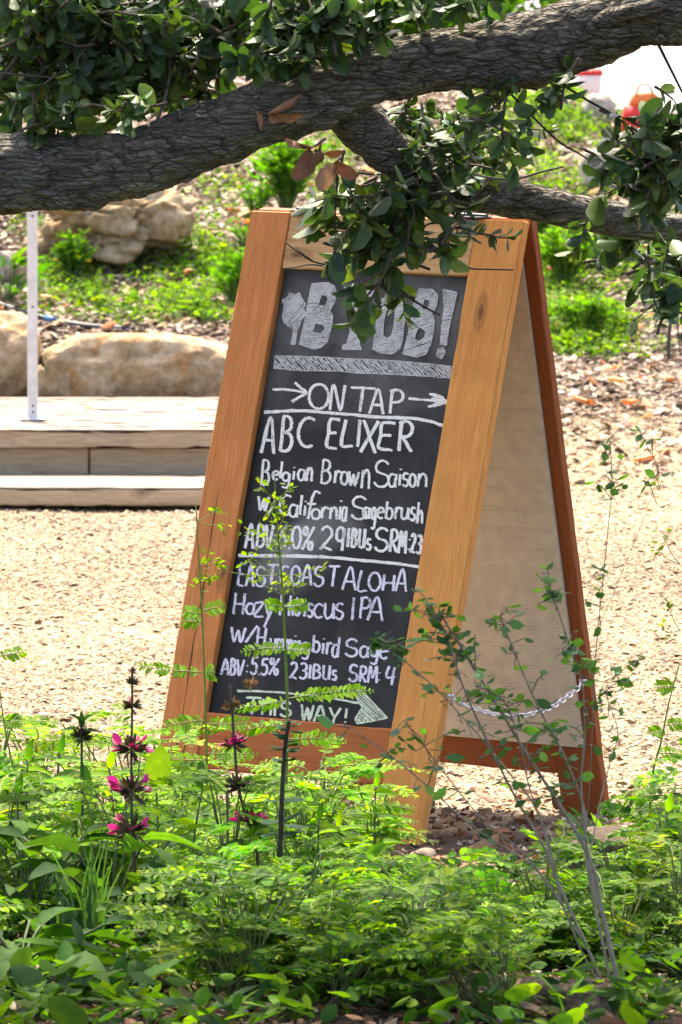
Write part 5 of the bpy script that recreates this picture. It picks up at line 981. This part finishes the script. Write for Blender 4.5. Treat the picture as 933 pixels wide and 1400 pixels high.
# sage flower spikes
def whorl(root, c, r, petals, dry=False, seed=0):
    A = Acc(); n = 44; v = rng.normal(0, 1, (n, 3)); v[:, 2] *= .5; v /= np.linalg.norm(v, axis=1, keepdims=True)
    A.inst(T_NARROW[0], frames(v + [0, 0, .35], v + rng.normal(0, .5, (n, 3)) + [0, 0, .2]), c + v * r * .12, r * rng.uniform(.7, 1.05, n), pick([(.055, .035, .025), (.075, .05, .03), (.05, .055, .025)] if not dry else [(.22, .13, .05), (.14, .08, .04), (.30, .20, .08)], n))
    A.build('calyx', M['dry'], root)
    if petals:
        P = Acc(); az = rng.uniform(0, 6.28, petals); d = np.stack([np.cos(az), np.sin(az) * .8, rng.uniform(.0, .75, petals)], 1)
        loc = c + d * r * .62
        for k in range(2):
            dd = d + rng.normal(0, .25, d.shape); P.inst(T_SMALL[k], frames(dd, np.tile([0, 0, 1.], (petals, 1)) + rng.normal(0, .4, (petals, 3))), loc, r * rng.uniform(.55, .85, petals), pick([(.50, .015, .16), (.58, .03, .22), (.40, .01, .10)], petals))
        P.build('petals', M['petal'], root)
def spike(label, Y, stem, whorls, leaves=(), rad=.0032, name='flower_spike'):
    pts = [at(x, y, Y) for x, y in stem]; b = pts[-1].copy(); b[2] = float(ground(b[0], b[1])) - .01; pts.append(b)
    root = empty(name, b, label, 'flower'); T = Acc(); P = catmull(pts, 7); tube(T, P, np.linspace(rad * .6, rad, len(P)), 6, (.09, .06, .04)); T.build('stem', M['stem'], root)
    for (x, y, r, n, dry) in whorls: whorl(root, at(x, y, Y), r / FPX * Y, n, dry)
    if leaves:
        L = Acc()
        for (x, y, s, dx, dz) in leaves: L.inst(T_BROAD[0], frames(np.array([[dx, -.3, dz]]), np.array([[0, -.4, 1.0]])), at(x, y, Y)[None], [s], pick(SAGE, 1))
        L.build('leaves', M['leaf_soft'], root)
spike('tall sage spike with five dark whorls and magenta petals', 12.05, [(181, 912), (181, 967), (180, 1023), (180, 1080), (181, 1135), (185, 1200), (187, 1290)],
      [(181, 918, 7, 0, 0), (181, 934, 11, 0, 0), (181, 966, 15, 1, 0), (180, 1024, 24, 10, 0), (180, 1081, 27, 12, 0), (181, 1136, 26, 5, 0)], [(186, 1225, .085, -.8, .2), (188, 1250, .09, .9, -.6), (186, 1190, .06, .8, .3)])
spike('shorter sage spike with faded top and three magenta whorls', 12.2, [(315, 935), (317, 965), (321, 1018), (326, 1075), (338, 1120), (352, 1165)],
      [(344, 935, 11, 0, 1), (317, 966, 15, 0, 1), (321, 1018, 18, 7, 0), (326, 1076, 20, 3, 0), (342, 1122, 21, 9, 0)], [(352, 1160, .07, -.9, .3)])
spike('green budding sage spike without petals at left', 12.6, [(111, 985), (112, 1010), (112, 1060), (113, 1110), (114, 1150)], [(112, 1008, 18, 0, 0)],
      [(112, 990, .03, -.5, .8), (112, 990, .03, .5, .8), (112, 1000, .035, -.9, .4), (112, 1002, .035, .9, .35), (112, 996, .03, 0, 1), (112, 1045, .05, .3, -.9), (113, 1060, .05, -.6, .2)])
def dark_stem_plant():
    Y = 11.87; pts = [at(x, y, Y) for x, y in ((396, 984), (390, 1020), (386, 1080), (383, 1160), (377, 1240), (372, 1300), (370, 1335))]; b = pts[-1].copy(); b[2] = float(ground(b[0], b[1])) - .01; pts[-1] = b
    root = empty('dark_stemmed_plant', b, 'tall thin plant with dark stem and paired small leaves', 'plant'); T, L = Acc(), Acc()
    tube(T, catmull(pts, 7), np.linspace(.003, .006, 43), 7, (.055, .035, .025)); T.build('stem', M['stem'], root)
    for (y, s, n) in ((988, .020, 5), (1000, .028, 6), (1012, .03, 5), (1024, .03, 6), (1040, .028, 4), (1095, .040, 4), (1125, .048, 3), (1138, .045, 2), (1190, .03, 3), (1225, .032, 4), (1250, .028, 3), (1290, .03, 3)):
        x = np.interp(y, [984, 1080, 1240, 1335], [396, 386, 377, 370])
        for k in range(n): L.inst(T_SMALL[k % 2], frames(np.array([[(-1) ** k * rng.uniform(.6, 1), rng.normal(0, .7), rng.uniform(-.1, .6)]]), np.array([[0, 0, 1.]]) + rng.normal(0, .2, (1, 3))), at(x, y + rng.normal(0, 3), Y)[None], [s], pick([(.028, .075, .035), (.04, .10, .045), (.06, .12, .07)], 1))
    L.build('leaves', M['leaf_soft'], root)
dark_stem_plant()
def tall_feathery(label, Y, stem, fronds, wisps, rad=.0025):
    pts = [at(x, y, Y) for x, y in stem]; b = pts[-1].copy(); b[2] = float(ground(b[0], b[1])) - .01; pts.append(b)
    root = empty('feathery_plant', b, label, 'plant'); L, T = Acc(), Acc(); P = catmull(pts, 7)
    tube(T, P, np.linspace(.001, rad, len(P)), 6, (.15, .22, .03))
    for (x, y, len_px, sx, tilt) in fronds:
        ln = len_px / FPX * Y
        frond(L, T, at(x, y, Y), (sx, rng.normal(0, .25) - .1, tilt), ln, max(7, int(ln / .008)), .021, [(.14, .27, .008), (.17, .30, .01), (.11, .22, .008)], droop=.12, n_hint=(0, -.75, .8))
    for (x, y, rx, ry, n) in wisps:
        for _ in range(max(2, int(n * .65))):
            q = at(x + rng.normal(0, rx), y + rng.normal(0, ry), Y) + [0, rng.normal(0, .01), 0]; sp = np.array([np.interp(y, [s[1] for s in stem], [s[0] for s in stem]), y + 12]); q0 = at(sp[0], sp[1], Y)
            tube(T, catmull([q0, (q + q0) / 2 + [0, 0, -.004], q], 3), .0007, 4, (.17, .22, .05)); m = 7
            L.inst(T_LEAFLET, rot_z_tilt(m, .6), q + rng.normal(0, .007, (m, 3)), rng.uniform(.011, .019, m), pick([(.10, .17, .012), (.08, .145, .012), (.13, .18, .015)], m))
    L.build('foliage', M['leaf_lime'], root); T.build('stem', M['stem'], root)
tall_feathery('tall yellow green feathery stem rising across the chalk lettering', 13.0, [(376, 650), (378, 700), (383, 760), (388, 830), (391, 900), (393, 960), (392, 1060), (390, 1140)],
              [(389, 830, 28, -1, .2), (390, 830, 32, 1, .2), (391, 886, 62, -1, .02), (391, 888, 36, 1, .1), (392, 958, 78, -1, -.12), (393, 955, 118, 1, .1), (393, 990, 70, -1, -.1), (393, 1010, 80, 1, .0)],
              [(376, 672, 8, 14, 9), (376, 710, 20, 12, 9), (372, 735, 38, 10, 10), (388, 775, 42, 14, 10), (385, 800, 40, 10, 8)], rad=.0036)
tall_feathery('thin feathery stem in front of the red left stile', 13.0, [(268, 690), (272, 760), (276, 830), (279, 900), (281, 960), (283, 1040), (284, 1110)],
              [(279, 920, 94, -1, .06), (279, 922, 12, 1, .1), (277, 835, 32, 1, .2), (277, 850, 28, -1, .05), (276, 840, 26, -1, .25), (281, 985, 62, -1, .02), (282, 990, 62, 1, .12), (283, 1030, 70, 1, .05), (283, 1040, 60, -1, .1)],
              [(298, 700, 8, 10, 4), (290, 760, 14, 16, 5), (272, 780, 12, 12, 4)])
tall_feathery('slim green weed stem at the far left edge', 12.8, [(-2, 930), (6, 990), (16, 1040), (24, 1080)], [(4, 985, 24, 1, .1), (4, 985, 20, -1, .1), (0, 897, 40, 1, .2)], [])
tall_feathery('light green sprig at the far right over gravel', 13.0, [(930, 905), (915, 960), (905, 1010), (890, 1080)], [(925, 940, 30, -1, .3), (912, 992, 34, 1, .1), (910, 1000, 28, -1, .2), (900, 1030, 40, 1, .1)], [(912, 760, 20, 20, 2), (922, 850, 14, 14, 2)])
def lone_leaves():
    for (x, y, Y, s, d, lab) in ((214, 1078, 12.3, .075, (0.1, -.15, 1), 'single upright lime green leaf before the foot of the red stile'), (9, 1185, 12.5, .06, (0, -.2, 1), 'single glowing lime leaf at the far left edge')):
        p = at(x, y, Y); b = p.copy(); b[2] = float(ground(b[0], Y)) - .01; root = empty('sage_leaf', b, lab, 'leaf'); L, T = Acc(), Acc()
        L.inst(leaf_tmpl(7, .62, -.1, .12, .05, .12, .5, 3), frames(np.array([d], float), np.array([[0, -1., .35]])), p[None], [s], np.array([[.20, .33, .025]])); L.build('blade', M['leaf_lime'], root)
        tube(T, catmull([b, (b + p) / 2 + [.004, 0, 0], p], 4), .0022, 5, (.14, .18, .05)); T.build('stalk', M['stem'], root)
lone_leaves()

# grey stemmed woody shrub at right
SHR = [(.045, .105, .045), (.06, .13, .06), (.035, .085, .035), (.09, .16, .10), (.05, .12, .03)]
def shrub(name, label, Y, stems, leafed, base, lsize=.024, grey=(.27, .235, .165)):
    b = at(*base, Y); b[2] = float(ground(b[0], Y)) - .01; root = empty(name, b, label, 'shrub'); T, L = Acc(), Acc()
    for k, (pts, r0, r1) in enumerate(stems):
        P3 = [at(x, y, Y + .03 * k * (-1) ** k * (i / max(1, len(pts) - 1)) * .6) for i, (x, y) in enumerate(pts)]
        P = catmull(P3, 8); t = np.linspace(0, 1, len(P))[:, None]
        T_c = np.repeat(np.array(grey)[None] * (1 - t) + np.array([.20, .15, .11]) * t, 6, 0)
        tube(T, P, np.linspace(r0 * .42, r1 * .7, len(P)) * (1 + .12 * np.sin(np.arange(len(P)) * 2.1)), 6, T_c)
        n = leafed[k]
        if n:
            idx = (len(P) * (1 - rng.random(n) ** 1.4 * .55)).astype(int).clip(2, len(P) - 1); loc = P[idx] + rng.normal(0, .012, (n, 3))
            for i in range(n): tube(T, [P[idx[i]], loc[i]], .0008, 4, (.14, .10, .07), cap=False)
            az = rng.uniform(0, 6.28, n); d = np.stack([np.cos(az), np.sin(az), rng.normal(.1, .5, n)], 1)
            L.inst(T_SMALL[k % 2], frames(d, rng.normal(0, .6, (n, 3)) + [0, -.2, 1]), loc, lsize * np.exp(rng.normal(0, .25, n)), pick(SHR, n, .2))
            # short side shoots
            for j in rng.integers(int(len(P) * .45), len(P) - 1, max(2, n // 9)):
                q = P[j]; dv = np.array([rng.normal(0, 1), rng.normal(0, .5), rng.uniform(.1, .9)]); dv /= np.linalg.norm(dv); ln = rng.uniform(.03, .07)
                S = catmull([q, q + dv * ln * .5 + [0, 0, .006], q + dv * ln], 4); tube(T, S, .0009, 4, (.14, .10, .07)); m = 5
                L.inst(T_SMALL[0], rot_z_tilt(m, .6), S[rng.integers(2, len(S), m)], lsize * rng.uniform(.7, 1.1, m), pick(SHR, m, .2))
    L.build('leaves', M['leaf_soft'], root); T.build('stems', M['twig'], root)
shrub('woody_shrub', 'sparse grey stemmed shrub leaning left in front of the rear leg', 11.4,
      [([(862, 1410), (840, 1320), (822, 1240), (812, 1190), (795, 1150), (765, 1100), (720, 1030), (680, 965), (640, 900), (600, 835)], .011, .0018),
       ([(850, 1405), (805, 1300), (768, 1218), (745, 1160), (705, 1090), (665, 1010), (630, 930), (612, 870), (585, 828)], .007, .0015),
       ([(855, 1405), (800, 1310), (770, 1240), (735, 1190), (700, 1165), (640, 1125), (585, 1075), (530, 1030), (470, 990)], .005, .0014),
       ([(770, 1240), (720, 1170), (660, 1120), (610, 1060), (580, 1020), (552, 985)], .0036, .0012),
       ([(845, 1390), (812, 1230), (800, 1160), (800, 1110), (770, 1030), (735, 965), (705, 895), (684, 842)], .006, .0014),
       ([(822, 1250), (806, 1180), (795, 1080), (800, 1000), (795, 930), (775, 870), (750, 797)], .005, .0014),
       ([(760, 1200), (735, 1110), (695, 1055), (650, 1000), (600, 945), (555, 905), (520, 880)], .004, .0012),
       ([(800, 1290), (770, 1240), (750, 1150), (725, 1080), (712, 1020), (690, 960), (650, 935)], .004, .0012),
       ([(805, 1180), (820, 1100), (835, 1040), (845, 1000), (830, 950), (842, 920)], .003, .0010)],
      [50, 52, 16, 14, 36, 48, 36, 34, 18], (855, 1400), lsize=.020)
shrub('slender_twig', 'slender twig with curled leaves rising right of the sign', 12.3,
      [([(800, 1160), (808, 1050), (812, 930), (818, 860), (826, 780), (832, 720), (837, 660), (834, 600)], .0022, .0010), ([(818, 860), (860, 760), (890, 680), (900, 640), (885, 612)], .0010, .0007)], [22, 9], (800, 1190), lsize=.022, grey=(.20, .13, .10))
def stick(label, Y, pts, r):
    P = [at(x, y, Y) for x, y in pts]
    for q in P: q[2] = max(q[2], float(ground(q[0], q[1])) + r * .6)
    root = empty('stick', P[0], label, 'stick'); a = Acc(); tube(a, catmull(P, 6), np.linspace(r, r * .6, (len(P) - 1) * 6 + 1), 7, (.36, .31, .26)); a.build('wood', M['twig'], root)
stick('bare grey stick leaning at the bottom centre of the bed', 11.5, [(330, 1318), (345, 1345), (360, 1372), (380, 1410)], .005)
stick('thin dead grey stem slanting through weeds, bottom centre right', 11.6, [(560, 1310), (610, 1345), (650, 1385), (670, 1410)], .004)
